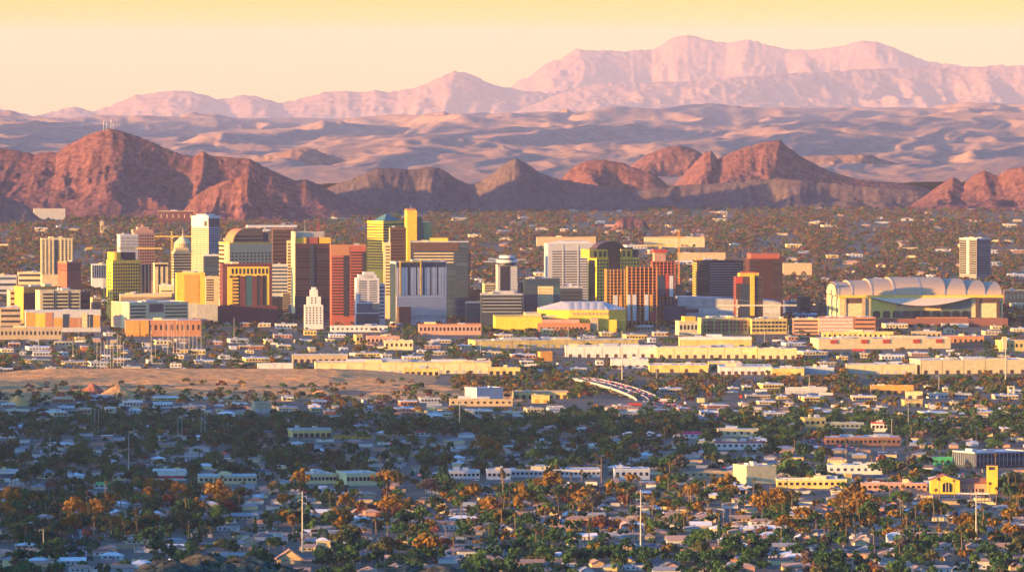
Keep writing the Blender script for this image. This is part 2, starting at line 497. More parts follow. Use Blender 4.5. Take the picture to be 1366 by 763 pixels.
# foreground spur of the camera's own range: it drops away below the frame and one rocky top reaches into it
def spur_z(x, y):
    z = EYE - 6 - np.abs(y) * 0.17 - np.abs(x) * 0.20
    z = np.minimum(z, EYE - 6 - 0.085 * np.abs(y))
    def knob(px, py, Y, wx, wy):
        c = pt(px, py, Y)
        r = np.sqrt(((x - c.x) / wx) ** 2 + ((y - Y) / wy) ** 2)
        return c.z - (np.sqrt(r * r + 0.09) - 0.3) * 6.0
    for a in ((275, 737, 1500, 10, 22), (330, 741, 1490, 12, 20), (222, 746, 1480, 9, 20), (390, 760, 1470, 10, 20), (550, 757, 1400, 13, 16), (588, 759, 1390, 12, 14)):
        z = np.maximum(z, knob(*a))
    z = z + (fbm(x / 30, y / 30, 7, 3) - 0.5) * 2 + (ridged(x / 5, y / 5, 9, 4) - 0.62) * 2.0
    z = z + (np.floor(fbm(x / 1.4, y / 1.8, 15, 3) * 6) / 6 - 0.5) * 0.9 + (fbm(x / .6, y / .6, 18, 2) - .5) * .35
    return np.maximum(z, -6)
def boulder_mat():
    m = rock_mat('dark_desert_rock', (0.050, 0.040, 0.030), (0.13, 0.10, 0.065), (0.31, 0.24, 0.13), 9)
    return m
xs = np.concatenate([np.linspace(-2400, -120, 60), np.arange(-115, -80, 1.2), np.arange(-80, -4, 0.3), np.arange(-3, 20, 1.5), np.linspace(24, 2400, 60)])
ys = np.concatenate([np.linspace(-1400, 1320, 60), np.arange(1330, 1370, 1.5), np.arange(1370, 1520, 0.5), np.arange(1521, 1545, 1.5), np.linspace(1550, 3600, 50)])
tag(link('hill', grid_mesh('hill', xs, ys, spur_z, boulder_mat(), smooth=False)), kind='structure')

# the long ridge to the west (outside the frame, left): unseen, its crest shaped to let evening light by in places
def west_z(x, y):
    X0 = -3600.0
    t0 = -X0 / math.cos(SUN_BACK)
    knots = [(900, 10), (775, -8), (745, -14), (728, -14), (690, -15), (655, -13), (640, 8), (620, 30), (590, 34), (568, 26), (552, 8), (540, -20), (500, -60), (470, -150)]
    ky = [Yg(p) - t0 * math.sin(SUN_BACK) for p, _ in knots]; kz = [h + t0 * math.tan(SUN_ELEV) + 6 for _, h in knots]
    crest = np.interp(y, [-1500, 900] + ky, [690, 660] + kz)
    ph = y / 185.0 + (fbm(y / 400, y * 0 + .3, 6, 2) - .5) * 1.2      # teeth added to stripe the sunlight: steep on the near side, falling away north
    crest = crest + (0.5 - (ph - np.floor(ph))) * 46 * np.clip(1.4 - np.abs(x - X0) / 260, 0, 1) + (fbm(y / 40, x / 60, 5, 3) - 0.5) * 10
    f = np.clip(1 - np.abs(x - X0) / 1200, 0, 1)
    return G(x, y) - 4 + crest * f ** 1.2 * (0.75 + 0.25 * np.clip(f * 8 - 6.5, 0, 1)) / 1.0 + (fbm(x / 60, y / 60, 8, 3) - 0.5) * 14 * f * (1 - f)
tag(link('west_ridge', grid_mesh('west_ridge', np.arange(-4900, -2300, 30), np.arange(-1200, 9000, 10), west_z, M_ROCK, smooth=True)), kind='structure')

# ------------------------------------------------------------------ evening haze
hz = MB().box(-21500, 21500, -2500, 135000, G(21500, 135000) - 5, EYE + 250)
HAZE = hz.mesh('haze', [])
hm = bpy.data.materials.new('haze'); hm.use_nodes = True
hm.node_tree.nodes.clear()
ho = hm.node_tree.nodes.new('ShaderNodeOutputMaterial')
hv = hm.node_tree.nodes.new('ShaderNodeVolumePrincipled')
hv.inputs['Color'].default_value = (0.60, 0.60, 0.84, 1)
hv.inputs['Density'].default_value = 0.70e-5
hv.inputs['Anisotropy'].default_value = 0.0
hm.node_tree.links.new(hv.outputs[0], ho.inputs['Volume'])
HAZE.materials.append(hm)
tag(link('haze', HAZE), kind='stuff')
# ------------------------------------------------------------------ building kit
def glass_mat(name, c, rough=0.16, alt=(0.10, 0.10, 0.10)):
    m = bpy.data.materials.new(name); m.use_nodes = True
    t = m.node_tree; N = t.nodes; b = N['Principled BSDF']
    b.inputs['Roughness'].default_value = rough; b.inputs['Specular IOR Level'].default_value = 0.4
    oi = N.new('ShaderNodeObjectInfo')
    rp = N.new('ShaderNodeValToRGB'); el = rp.color_ramp.elements
    el[0].position = 0.55; el[0].color = (*c, 1)
    el[1].position = 1.0; el[1].color = (*alt, 1)
    t.links.new(oi.outputs['Random'], rp.inputs['Fac']); t.links.new(rp.outputs['Color'], b.inputs['Base Color'])
    MATS[name] = m
    return m
GL = glass_mat('dark_glass', (0.012, 0.014, 0.022), 0.2, (0.04, 0.045, 0.055))
GLB = glass_mat('blue_glass', (0.025, 0.045, 0.075), 0.12, (0.06, 0.10, 0.14))
GLT = glass_mat('teal_glass', (0.02, 0.075, 0.085), 0.14, (0.03, 0.12, 0.13))
GLP = glass_mat('bronze_glass', (0.028, 0.014, 0.014), 0.2, (0.06, 0.034, 0.026))
WHITE = mat('white_render', (0.58, 0.535, 0.48), var=0.07)
CREAM = mat('cream_concrete', (0.64, 0.50, 0.25), var=0.09)
TAN = mat('tan_concrete', (0.42, 0.31, 0.18), var=0.09)
BEIGE = mat('beige_stone', (0.54, 0.41, 0.22), var=0.08)
GREY = mat('grey_concrete', (0.36, 0.35, 0.34), var=0.09)
PALEG = mat('pale_grey_cladding', (0.43, 0.42, 0.41), var=0.07)
BRICK = mat('orange_brick', (0.40, 0.17, 0.075), var=0.12, scale=0.5)
REDB = mat('red_granite', (0.36, 0.085, 0.05), var=0.10)
MAROON = mat('maroon_granite', (0.105, 0.028, 0.030), var=0.10)
PINKB = mat('pink_stone', (0.46, 0.25, 0.17), var=0.09)
DARK = mat('charcoal_cladding', (0.026, 0.022, 0.030), var=0.12, rough=0.5)
DARKB = mat('slate_blue_cladding', (0.030, 0.042, 0.062), var=0.12, rough=0.5)
BROWN = mat('brown_cladding', (0.085, 0.045, 0.032), var=0.12, rough=0.5)
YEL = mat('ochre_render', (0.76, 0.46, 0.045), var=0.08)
YELW = mat('sun_yellow_render', (0.60, 0.43, 0.13), var=0.17, scale=0.10)  # warehouse yellow of the low sun put into the base colour, with stains
ORANGE = mat('orange_render', (0.60, 0.27, 0.05), var=0.08)
REDP = mat('red_panel', (0.45, 0.05, 0.035), var=0.08)
ROOFW = mat('white_roof_membrane', (0.62, 0.60, 0.57), var=0.10, scale=0.1)
ROOFG = mat('grey_roof_gravel', (0.33, 0.31, 0.29), var=0.12, scale=0.1)
STEEL = mat('galvanised_steel', (0.42, 0.42, 0.42), rough=0.45, var=0.06, metal=0.3)
TEALC = mat('teal_copper_roof', (0.06, 0.16, 0.16), var=0.1, rough=0.5)

LATER = []          # scattered things whose labels are written at the end
LAND = []           # landmarks those labels may point to: (phrase, column, row)

class Bld:
    def __init__(s, name, label, x0, x1, yt, Y, left=0.0, th=13.0, d=None, cat='office tower', wall=CREAM, body=True, group=None, base=None):
        k = Y / FPX
        th = R(th)
        if left > 0:
            s.d = left * k / math.sin(th); s.w = (x1 - x0 - left) * k / math.cos(th)
        else:
            th = R(2.0); s.w = (x1 - x0) * k; s.d = s.w * 0.7
        if d: s.d = d
        phi = math.atan(X(x0 + left, Y) / Y)
        s.yaw = th - phi
        fx, fy = X(x0 + left, Y), Y
        c, sn = math.cos(s.yaw), math.sin(s.yaw)
        cx = fx + c * s.w / 2 - sn * s.d / 2; cy = fy + sn * s.w / 2 + c * s.d / 2
        s.z0 = G(cx, cy) - 0.3 if base is None else base
        s.Y = Y; s.k = k; s.x0 = x0 + left; s.xl = x0
        s.h = pt(x0 + left, yt, Y).z - s.z0
        s.root = empty(name, (cx, cy, s.z0), s.yaw)
        tag(s.root, label, cat, group)
        s.win = []
        s.cos = math.cos(th); s.sin = math.sin(th)
        if body:
            s.box('wall', wall, -s.w / 2, s.w / 2, -s.d / 2, s.d / 2, 0, s.h)
    def z(s, py):                      # height above the base of a picture row on the front
        return pt(s.x0, py, s.Y).z - s.z0
    def u(s, px):                      # local x on the front face of a picture column
        return (px - s.x0) * s.k / s.cos - s.w / 2
    def v(s, px):                      # local y on the left face of a picture column
        return s.d / 2 - (px - s.xl) * s.k / max(s.sin, 0.05)
    def box(s, name, m, x0, x1, y0, y1, z0, z1, lab=None, parent=None):
        o = MB().box(x0, x1, y0, y1, z0, z1).build(name, m, parent or s.root)
        if lab: o['label'] = lab
        return o
    def fbox(s, name, m, px0, px1, py0, py1, out=0.4, lab=None):   # a panel on the front between columns and rows, top row first
        return s.box(name, m, s.u(px0), s.u(px1), -s.d / 2 - out, -s.d / 2 + 0.5, max(0, s.z(py1)), s.z(py0), lab)
    def lbox(s, name, m, px0, px1, py0, py1, out=0.4, lab=None):   # the same on the left face
        return s.box(name, m, -s.w / 2 - out, -s.w / 2 + 0.5, s.v(px1), s.v(px0), max(0, s.z(py1)), s.z(py0), lab)
    def bands(s, face, n, py0, py1, m=GL, a=0.0, b=1.0, fill=0.5, name='window_band', out=0.12):
        """n glazed storeys as ribbons; a,b are fractions of the face"""
        L = s.w if face == 'F' else s.d
        z1, z0 = s.z(py0), max(2.0, s.z(py1)); p = (z1 - z0) / n; hh = p * fill
        ln = (b - a) * L
        if face == 'F':
            me = MB().box(-ln / 2, ln / 2, -out, 0.3, 0, hh).mesh(name, m)
        else:
            me = MB().box(-out, 0.3, -ln / 2, ln / 2, 0, hh).mesh(name, m)
        mid = (a + b) / 2 * L
        for k in range(n):
            zz = z0 + p * (k + (1 - fill) / 2)
            loc = (-s.w / 2 + mid, -s.d / 2, zz) if face == 'F' else (-s.w / 2, s.d / 2 - mid, zz)
            link(name, me, s.root, loc)
    def grid(s, face, cols, rows, py0, py1, m=GL, a=0.0, b=1.0, fw=0.55, fh=0.55, name='window', out=0.12, keep=100):
        L = s.w if face == 'F' else s.d
        z1, z0 = s.z(py0), max(1.0, s.z(py1)); pz = (z1 - z0) / rows; pu = (b - a) * L / cols
        ww, hh = pu * fw, pz * fh
        if face == 'F':
            bb = (-ww / 2, ww / 2, -out, 0.3, 0, hh)
        else:
            bb = (-out, 0.3, -ww / 2, ww / 2, 0, hh)
        key = MB().box(*bb).mesh(name, m)
        for r in range(rows):
            for c in range(cols):
                u = a * L + pu * (c + 0.5); zz = z0 + pz * (r + (1 - fh) / 2)
                loc = (-s.w / 2 + u, -s.d / 2, zz) if face == 'F' else (-s.w / 2, s.d / 2 - u, zz)
                s.win.append((name, key, bb, m, loc, face))
    def ribs(s, face, n, py0, py1, m, a=0.0, b=1.0, wdt=0.6, name='pier', out=0.5):
        L = s.w if face == 'F' else s.d
        z1, z0 = s.z(py0), max(0.0, s.z(py1))
        me = (MB().box(-wdt / 2, wdt / 2, -out, 0.3, 0, z1 - z0) if face == 'F' else MB().box(-out, 0.3, -wdt / 2, wdt / 2, 0, z1 - z0)).mesh(name, m)
        for k in range(n):
            u = (a + (b - a) * (k / (n - 1) if n > 1 else 0.5)) * L
            loc = (-s.w / 2 + u, -s.d / 2, z0) if face == 'F' else (-s.w / 2, s.d / 2 - u, z0)
            link(name, me, s.root, loc)
    def roof(s, m=ROOFG, units=2, par=None, seed=0, over=0.35, ph=1.1):
        """flat roof sheet with parapet, and plant boxes"""
        w, d, h = s.w / 2, s.d / 2, s.h
        if par is not None:
            b = MB(); o = over
            b.box(-w - o, w + o, -d - o, -d + 0.5, h - 0.6, h + ph); b.box(-w - o, w + o, d - 0.5, d + o, h - 0.6, h + ph)
            b.box(-w - o, -w + 0.5, -d + 0.5, d - 0.5, h - 0.6, h + ph); b.box(w - 0.5, w + o, -d + 0.5, d - 0.5, h - 0.6, h + ph)
            b.build('parapet', par, s.root)
        MB().box(-w + 0.52, w - 0.52, -d + 0.52, d - 0.52, h - 0.2, h + 0.12).build('roof', m, s.root)
        rr = random.Random(seed + int(s.x0 * 7))
        for k in range(units):
            a = rr.uniform(0.08, 0.22) * s.w; c = rr.uniform(0.15, 0.35) * s.d
            x = rr.uniform(-w + a, w - a); y = rr.uniform(-d + c, d - c)
            MB().box(x - a / 2, x + a / 2, y - c / 2, y + c / 2, h + 0.13, h + rr.uniform(1.6, 3.6)).build('roof_unit', rr.choice([STEEL, PALEG, CREAM]), s.root)
    def done(s):
        """the windows: up to 100 meshes of their own, the remainder one mesh"""
        ws = s.win
        one, rest = ws[:100], ws[100:]
        if rest:
            st = max(1, len(ws) // 100)
            one = ws[-100:]; rest = ws[:-100]
        for (n, me, bb, m, loc, fc) in one:
            link(n, me, s.root, loc)
        if rest:
            b = MB(); ms = []
            for (n, me, bb, m, loc, fc) in rest:
                if m not in ms: ms.append(m)
                b.box(bb[0] + loc[0], bb[1] + loc[0], bb[2] + loc[1], bb[3] + loc[1], bb[4] + loc[2], bb[5] + loc[2], ms.index(m))
            tag(b.build(rest[0][0], ms, s.root), kind='stuff')
        return s

# ------------------------------------------------------------------ downtown, back rows first
# far tower, right
B = Bld('apartment_tower', 'lone grey and cream apartment tower among trees, far right beyond the stadium', 1280, 1322, 319, 13300, 23, 40, cat='apartment tower', wall=mat('weathered_concrete', (0.17, 0.155, 0.145), var=.08))
B.bands('L', 15, 321, 366, GL, 0.03, 0.40, 0.55); B.bands('L', 15, 321, 366, GL, 0.62, 0.97, 0.55); B.bands('F', 15, 321, 366, GLB, 0.05, 0.95, 0.6)
B.lbox('stair_shaft', GREY, 1290, 1293, 320, 366, 0.8); B.fbox('corner_pier', DARKB, 1304, 1306, 320, 366, 0.5)
B.roof(ROOFW, 3, PALEG)
# cream twin slab apartments, left
B = Bld('apartment_block', 'cream twin-slab apartment block with a dark central slot, standing alone at the left', 53, 97, 319, 11900, 3, 8, d=16, cat='apartment block', wall=CREAM)
B.fbox('recess', DARKB, 73.5, 77.5, 320, 366, 0.2)
for a in (54.5, 59.5, 64.5, 69.5, 80, 85, 90, 94.2):
    B.fbox('pier', CREAM, a, a + 1.9, 319.5, 366, 1.0)
B.grid('F', 8, 15, 321, 365, GL, 0.03, 0.97, 0.5, 0.5)
B.box('penthouse', CREAM, B.u(66), B.u(72), -4, 4, B.h, B.h + 3.6); B.box('penthouse', CREAM, B.u(79), B.u(84), -4, 4, B.h, B.h + 3.4)
B.roof(ROOFW, 0, CREAM); B.done()
# maroon block below it
B = Bld('brick_block', 'low reddish brick block beside the cream apartment block at the left', 77, 108, 350, 11800, 12, 40, cat='office block', wall=REDB)
B.bands('L', 4, 352, 362, GL, 0.05, 0.95, 0.45); B.bands('F', 4, 352, 362, GL, 0.05, 0.95, 0.45); B.roof(ROOFG, 2, BRICK)
# grey ribbed block and pink stepped tower
B = Bld('striped_block', 'pale grey office block with fine vertical stripes, left of the pink stepped tower', 156, 184, 314, 12300, 4, 12, cat='office block', wall=PALEG)
B.ribs('F', 15, 315, 372, WHITE, 0.02, 0.98, 0.9); B.bands('F', 14, 316, 372, GLB, 0.0, 1.0, 0.55); B.roof(ROOFW, 2, WHITE)
B = Bld('stepped_tower', 'pink stone office tower with stepped shoulders and a ribbed face, behind the yellow gridded tower', 176, 206, 311, 12350, 3, 12, wall=PINKB)
B.bands('F', 16, 313, 375, GLP, 0.0, 1.0, 0.42); B.ribs('F', 9, 311, 375, PINKB, 0.02, 0.98, 0.7)
B.box('crown', PINKB, B.u(170) + 9, B.u(205), -B.d / 2 + 2, B.d / 2 - 2, B.h, B.z(306.5)); B.box('crown', PINKB, B.u(184), B.u(199), -6, 6, B.z(306.5), B.z(303)); B.box('finial', PINKB, B.u(190), B.u(192.5), -1.5, 1.5, B.z(303), B.z(300)); B.done()
# conical roofed tower with spire, with the striped round block in front
B = Bld('cone_roof_tower', 'small pink tower with low conical roof and thin spire, left of the white-capped tower', 232, 256, 325, 12200, 0, 8, wall=PINKB, body=False)
r = 13.0
MB().disc(0, 0, 0, B.z(325), r, r, 24).build('wall', PINKB, B.root)
MB().disc(0, 0, B.z(325), B.z(315.5), r + 0.8, 2.5, 24).build('roof', CREAM, B.root)
MB().tube((0, 0, B.z(316)), (0, 0, B.z(303)), 0.7, 0.15, 6).build('spire', WHITE, B.root)
for k in range(24):
    a = 2 * math.pi * k / 24
    link('pier', MB().box(-0.5, 0.5, -0.5, 0.5, 0, B.z(326)).mesh('pier', CREAM), B.root, (r * math.cos(a), r * math.sin(a), 0), a)
B = Bld('banded_block', 'cream office block with stacked horizontal bands and a stepped top, left of the white-capped tower', 229, 256, 337, 12000, 3, 12, cat='office block', wall=BEIGE)
B.bands('F', 9, 338, 372, GLP, 0.0, 1.0, 0.48); B.bands('L', 9, 338, 372, GLP, 0.0, 1.0, 0.48); B.box('penthouse', BEIGE, B.u(234), B.u(252), -B.d / 2 + 2, B.d / 2 - 2, B.h, B.z(331))
B.roof(ROOFG, 2, BEIGE)
# white-capped bank tower
B = Bld('bank_tower', 'tallest tower at the left with a blank white top band and dark gridded sides', 255.5, 293, 289, 11950, 22.5, 48, wall=PALEG)
B.lbox('top_band', WHITE, 255.6, 277.6, 289, 302, 0.5); B.fbox('top_band', WHITE, 278.4, 292.8, 289, 291.5, 0.5); B.fbox('top_window', GLB, 278.6, 292.6, 291.6, 303, 0.3); B.lbox('top_window', GL, 272.5, 276.6, 295, 301.8, 0.7)
B.bands('L', 24, 304, 372, GLP, 0.0, 1.0, 0.52); B.ribs('L', 13, 304, 372, CREAM, 0.01, 0.99, 0.7)  # rib colours hold the light: cream on the sunlit face, grey on the shaded
B.bands('F', 24, 304, 372, GLB, 0.0, 1.0, 0.62); B.ribs('F', 9, 304, 372, GREY, 0.01, 0.99, 0.6)
B.box('penthouse', WHITE, -10, 10, -10, 10, B.h, B.h + 3.2); B.roof(ROOFW, 3, WHITE)
# dark glass low block right of it
B = Bld('glass_block', 'dark blue glass block with a white roof edge, in front of the white-capped tower', 272, 294, 341, 11700, 0, d=25, cat='office block', wall=DARKB)
B.bands('F', 7, 343, 375, GLB, 0.02, 0.98, 0.7); B.roof(ROOFW, 2, WHITE); 
# pale brown slab with flat white top
B = Bld('white_top_tower', 'brown banded tower under a broad flat white roof, behind the yellow barrel-topped tower', 362, 396, 306, 11850, 2, 10, wall=BROWN)
B.bands('F', 18, 308, 400, GLP, 0.0, 1.0, 0.42); B.box('roof_canopy', WHITE, B.u(330), B.u(396), -B.d / 2 - 1, B.d / 2, B.z(303.5), B.z(300.5)); B.box('canopy_core', PINKB, B.u(362), B.u(392), -B.d / 2 + 3, B.d / 2 - 1, B.h, B.z(303.5)); B.roof(ROOFW, 0, None)
B = Bld('grey_ribbon_block', 'pale blue-grey office block with ribbon windows, seen in the gap beside the maroon tower', 362, 384, 354, 11650, 0, d=24, cat='office block', wall=PALEG)
B.bands('F', 8, 355, 392, GLB, 0.03, 0.97, 0.5); B.roof(ROOFW, 2, WHITE)
B = Bld('narrow_tower', 'narrow cream tower with stacked balconies, directly left of the dark purple tower', 383, 390, 322, 11700, 0, d=14, cat='apartment tower', wall=CREAM)
B.bands('F', 20, 324, 405, GLP, 0.08, 0.92, 0.5); B.roof(ROOFG, 0, CREAM)
# barrel topped yellow tower
B = Bld('barrel_top_tower', 'yellow office tower with an orange rounded barrel top, behind the maroon gridded tower', 292, 363, 325, 11500, 14, 22, wall=BEIGE)
B.bands('L', 13, 326, 400, GLP, 0.0, 0.55, 0.5); B.lbox('side_pier', PINKB, 299.5, 305.5, 325, 400, 0.6)
B.grid('F', 11, 4, 336, 353, GL, 0.03, 0.99, 0.55, 0.5); B.bands('F', 8, 354, 400, GLP, 0.03, 0.97, 0.5)
n = 14; r0, r1 = B.u(312), B.u(352); zb, zt = B.z(325), B.z(305.5)
prof = [(r0, zb), (r1, zb), (r1, zt)]
for k in range(n + 1):
    t = k / n * math.pi / 2
    prof.append((r0 + (r1 - r0) * 0.42 * (1 - math.sin(t)), zb + (zt - zb) * (0.02 + 0.98 * math.cos(t))))
MB().extrude_y(prof, -B.d / 2 + 4, B.d / 2 - 4).build('barrel_roof', BRICK, B.root)
for zrow in (314.5, 319.5):
    MB().box(r0 + (4 if zrow < 316 else 2.2), r1 - 0.5, -B.d / 2 + 3.8, -B.d / 2 + 4.4, B.z(zrow + 2.6), B.z(zrow)).build('window_band', GL, B.root)
B.box('roof_wing', DARKB, r1 + 0.02, r1 + 9, -B.d / 2 + 5, B.d / 2 - 5, B.h, B.z(311)); B.roof(ROOFG, 0, YEL, ph=1.5); B.done()
# dark purple tower with yellow crown
B = Bld('purple_tower', 'dark purple glass tower with a bright yellow left edge and stepped yellow crown', 389, 440, 326, 11350, 5, 11, wall=mat('purple_granite', (0.062, 0.022, 0.034), var=.1))
B.lbox('edge_wall', CREAM, 389, 393.9, 309, 418, 0.8)  # cream left face carries the sunlight in its colour
B.bands('F', 22, 331, 418, GL, 0.03, 0.42, 0.58); B.bands('F', 22, 331, 418, GL, 0.58, 0.97, 0.58)
B.fbox('centre_bay', DARKB, 413.5, 419, 326, 418, 0.9)
w2 = B.w / 2
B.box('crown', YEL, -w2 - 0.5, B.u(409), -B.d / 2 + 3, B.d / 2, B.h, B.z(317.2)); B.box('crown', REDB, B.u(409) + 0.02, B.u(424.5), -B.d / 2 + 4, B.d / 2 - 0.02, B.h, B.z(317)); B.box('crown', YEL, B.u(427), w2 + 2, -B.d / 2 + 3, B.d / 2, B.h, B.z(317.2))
B.box('penthouse', CREAM, B.u(394), B.u(434), -B.d / 2 + 7, B.d / 2 - 2, B.z(317) + 0.05, B.z(310))
for k in range(16):
    B.box('pier', WHITE, B.u(396 + k * 2.4), B.u(396.9 + k * 2.4), -B.d / 2 + 6, -B.d / 2 + 7, B.z(317) + 0.06, B.z(309))
MB().tube((B.u(409), 0, B.z(310)), (B.u(409), 0, B.z(292)), 0.35, 0.12).build('mast', STEEL, B.root); MB().tube((B.u(427), 0, B.z(310)), (B.u(427), 0, B.z(290)), 0.5, 0.15).build('mast', REDP, B.root)
B.roof(ROOFG, 0, MAROON)
# red twin tower
B = Bld('red_tower', 'red banded office tower of two bays with a dark slot, its top coloured as sunlit orange', 440, 488, 328, 11080, 2, 6, wall=REDB)
B.fbox('top_band', BRICK, 441, 466, 328, 341, 0.3); B.fbox('slot', DARK, 458, 465, 341, 422, 0.5); B.fbox('slot', DARK, 483, 487.6, 336, 422, 0.5)  # orange top band stands for sunlight on the red tower's top
B.bands('F', 20, 343, 421, GLP, 0.02, 0.36, 0.5); B.bands('F', 22, 335, 421, GLP, 0.56, 0.90, 0.5)
B.box('edge_wall', YEL, B.w / 2, B.w / 2 + 2.5, -B.d / 2 + 3, B.d / 2, 0, B.z(331)); B.roof(ROOFG, 2, BRICK)
# pyramid topped tower
B = Bld('pyramid_tower', 'yellow banded tower topped by a low dark teal pyramid roof', 490, 541, 296, 11600, 21, 42, wall=YEL)
B.bands('L', 17, 298, 360, GLP, 0.0, 0.97, 0.45); B.bands('F', 17, 298, 360, GLB, 0.0, 1.0, 0.55)
w, d = B.w / 2, B.d / 2
MB().prism([(-w * .8, -d * .8), (w * .8, -d * .8), (w * .8, d * .8), (-w * .8, d * .8)], B.h, B.z(286.5), 0, [(-2, -2), (2, -2), (2, 2), (-2, 2)]).build('pyramid_roof', TEALC, B.root)
B.roof(ROOFG, 0, YEL)
B = Bld('brown_slab', 'brown glass slab standing against the right side of the pyramid-topped tower', 520.5, 541.5, 304.5, 11350, 0, d=22, wall=BROWN)
B.bands('F', 17, 306, 375, GLP, 0.04, 0.96, 0.6); B.box('edge_wall', YEL, B.w / 2, B.w / 2 + 0.9, -B.d / 2, B.d / 2, 0, B.h + 0.6); B.box('edge_wall', BEIGE, -B.w / 2 - 0.9, -B.w / 2, -B.d / 2, B.d / 2, 0, B.h + 0.6); B.roof(ROOFG, 1, BROWN)
B = Bld('cream_slab', 'slim cream slab tower below the brown glass slab', 512, 521, 325, 11250, 0, d=14, wall=CREAM)
B.bands('F', 16, 327, 395, GLP, 0.25, 0.9, 0.42); B.roof(ROOFW, 1, CREAM)
# tall blank yellow slab with teal glass wing
B = Bld('blank_yellow_tower', 'tall blank yellow slab with a teal glass wing stepping down on its right', 541, 556, 282, 11500, 2, 8, d=24, wall=YEL)
B.box('glass_wing', GLT, B.w / 2, B.u(576), -B.d / 2 + 3, B.d / 2, 0, B.z(296.5)); B.box('glass_wing', GLT, B.w / 2, B.u(564), -B.d / 2 + 5, B.d / 2, B.z(296.5), B.z(289))
B.box('penthouse', BRICK, B.u(543), B.u(555), -6, 6, B.h, B.z(278.5)); MB().tube((0, 0, B.z(279)), (0, 0, B.z(274)), 0.4, 0.2).build('mast', STEEL, B.root); B.roof(ROOFW, 2, YEL)
# wide dark banded tower
B = Bld('dark_banded_tower', 'wide dark office tower with pale horizontal bands and a yellow penthouse', 549, 625, 323, 11350, 0, d=46, wall=DARKB)
B.bands('F', 4, 336, 352, CREAM, 0.04, 0.74, 0.34, 'spandrel', 0.4); B.bands('F', 20, 353, 425, GLB, 0.02, 0.76, 0.6); B.bands('F', 24, 326, 426, GLB, 0.80, 0.98, 0.6)
B.box('penthouse', YEL, B.u(574), B.u(598), -B.d / 2 + 8, B.d / 2 - 8, B.h, B.z(318)); B.fbox('top_band', BROWN, 550, 612, 323.5, 334.5, 0.5); B.roof(ROOFG, 2, GREY)
B.box('side_wing', DARKB, B.w / 2, B.u(627), -B.d / 2 + 14, B.d / 2, 0, B.z(334))
# white hotel with yellow framed bay
B = Bld('hotel', 'white hotel tower over a pale gridded podium, with a yellow framed corner bay', 520, 596, 350, 11050, 8, 20, cat='hotel', wall=PALEG)
B.lbox('side_glass', GLB, 520.3, 527.8, 352, 430, 0.3)
B.fbox('window_wall', DARKB, 529, 595, 350.5, 394, 0.3)
for a in (529.5, 536.5, 547.5, 556.5, 566.5, 575.5, 584.5, 592):
    B.fbox('white_strip', WHITE, a, min(a + 7.0, 595), 357, 394, 0.9)
B.fbox('bay_frame', YEL, 533, 562, 348.5, 350.5, 1.4); B.fbox('bay_frame', YEL, 560.3, 562, 350.6, 394, 1.4); B.fbox('bay_frame', YEL, 533, 534.6, 350.6, 394, 1.4)  # frame yellow is sunlight on the bay, given as colour
B.grid('F', 16, 15, 357, 394, GL, 0.02, 0.98, 0.28, 0.42, out=1.0)
B.fbox('podium_panel', WHITE, 528.5, 594.5, 395, 420, 0.8); B.grid('F', 19, 6, 397, 419, GL, 0.03, 0.96, 0.36, 0.4, out=0.9)
B.fbox('canopy', GREY, 529, 594, 420.6, 425.5, 1.2); B.fbox('base_wall', WHITE, 546, 594, 426, 434, 0.6)
B.box('corner_mass', BROWN, B.u(529), B.u(545), -B.d / 2 - 9, -B.d / 2 - 1.5, 0, B.z(409))
B.roof(ROOFW, 3, GREY); B.done()
# dark low blocks right of it
B = Bld('teal_block', 'dark teal glass slab behind the hotel, lower than its neighbours', 607, 626, 333, 11600, 0, d=20, wall=DARKB)
B.bands('F', 14, 335, 380, GLT, 0.03, 0.97, 0.65); B.roof(ROOFG, 1, DARKB)
# white stepped hotel
B = Bld('stepped_hotel', 'white hotel with a stepped top and ribbon windows, right of the red banded tower', 473, 506, 371, 10980, 3, 10, cat='hotel', wall=WHITE)
for (a, b, c) in ((479, 503, 366.5), (486, 500, 363)):
    B.box('step', WHITE, B.u(a), B.u(b), -B.d / 2 + 3, B.d / 2 - 3, B.h, B.z(c))
B.bands('F', 10, 374, 404, GLB, 0.10, 0.45, 0.5); B.bands('F', 10, 374, 404, GLB, 0.55, 0.90, 0.5); B.fbox('window_wall', GLB, 476, 505.5, 405, 417, 0.3); B.fbox('podium', DARKB, 475, 506, 418.5, 433, 1.0)
B.box('side_wing', PALEG, B.w / 2, B.w / 2 + 9, -B.d / 2 + 6, B.d / 2, 0, B.z(379)); B.done()
for k in range(9):
    MB().box(B.w / 2 + 1, B.w / 2 + 8, -B.d / 2 + 5.8, -B.d / 2 + 6.1, B.z(425 - k * 5), B.z(423 - k * 5)).build('window_band', GLB, B.root)
# art deco stepped tower
B = Bld('deco_tower', 'slender white stepped old tower standing in front of the dark purple tower', 406, 431, 407, 10950, 0, d=20, cat='old tower', wall=WHITE)
B.box('setback', WHITE, B.u(409.5), B.u(428), -8.5, 8.5, B.h, B.z(396)); B.box('setback', WHITE, B.u(413.5), B.u(424), -6, 6, B.z(396), B.z(387)); B.box('crown', WHITE, B.u(415.5), B.u(422), -4, 4, B.z(387), B.z(383.5))
for a in (407, 411.5, 416, 420.5, 425.5):
    top = 408.5 if a in (407, 425.5) else 398
    for k in range(7):
        B.box('window', GLB, B.u(a + 1), B.u(a + 3), -B.d / 2 - 0.12, -B.d / 2 + 0.3, B.z(432 - k * 3.4), B.z(430 - k * 3.4))
for k in range(3):
    for a in (415, 420):
        B.box('window', GLB, B.u(a), B.u(a + 1.8), -8.62, -8.3, B.z(405 - k * 3.2), B.z(403 - k * 3.2))
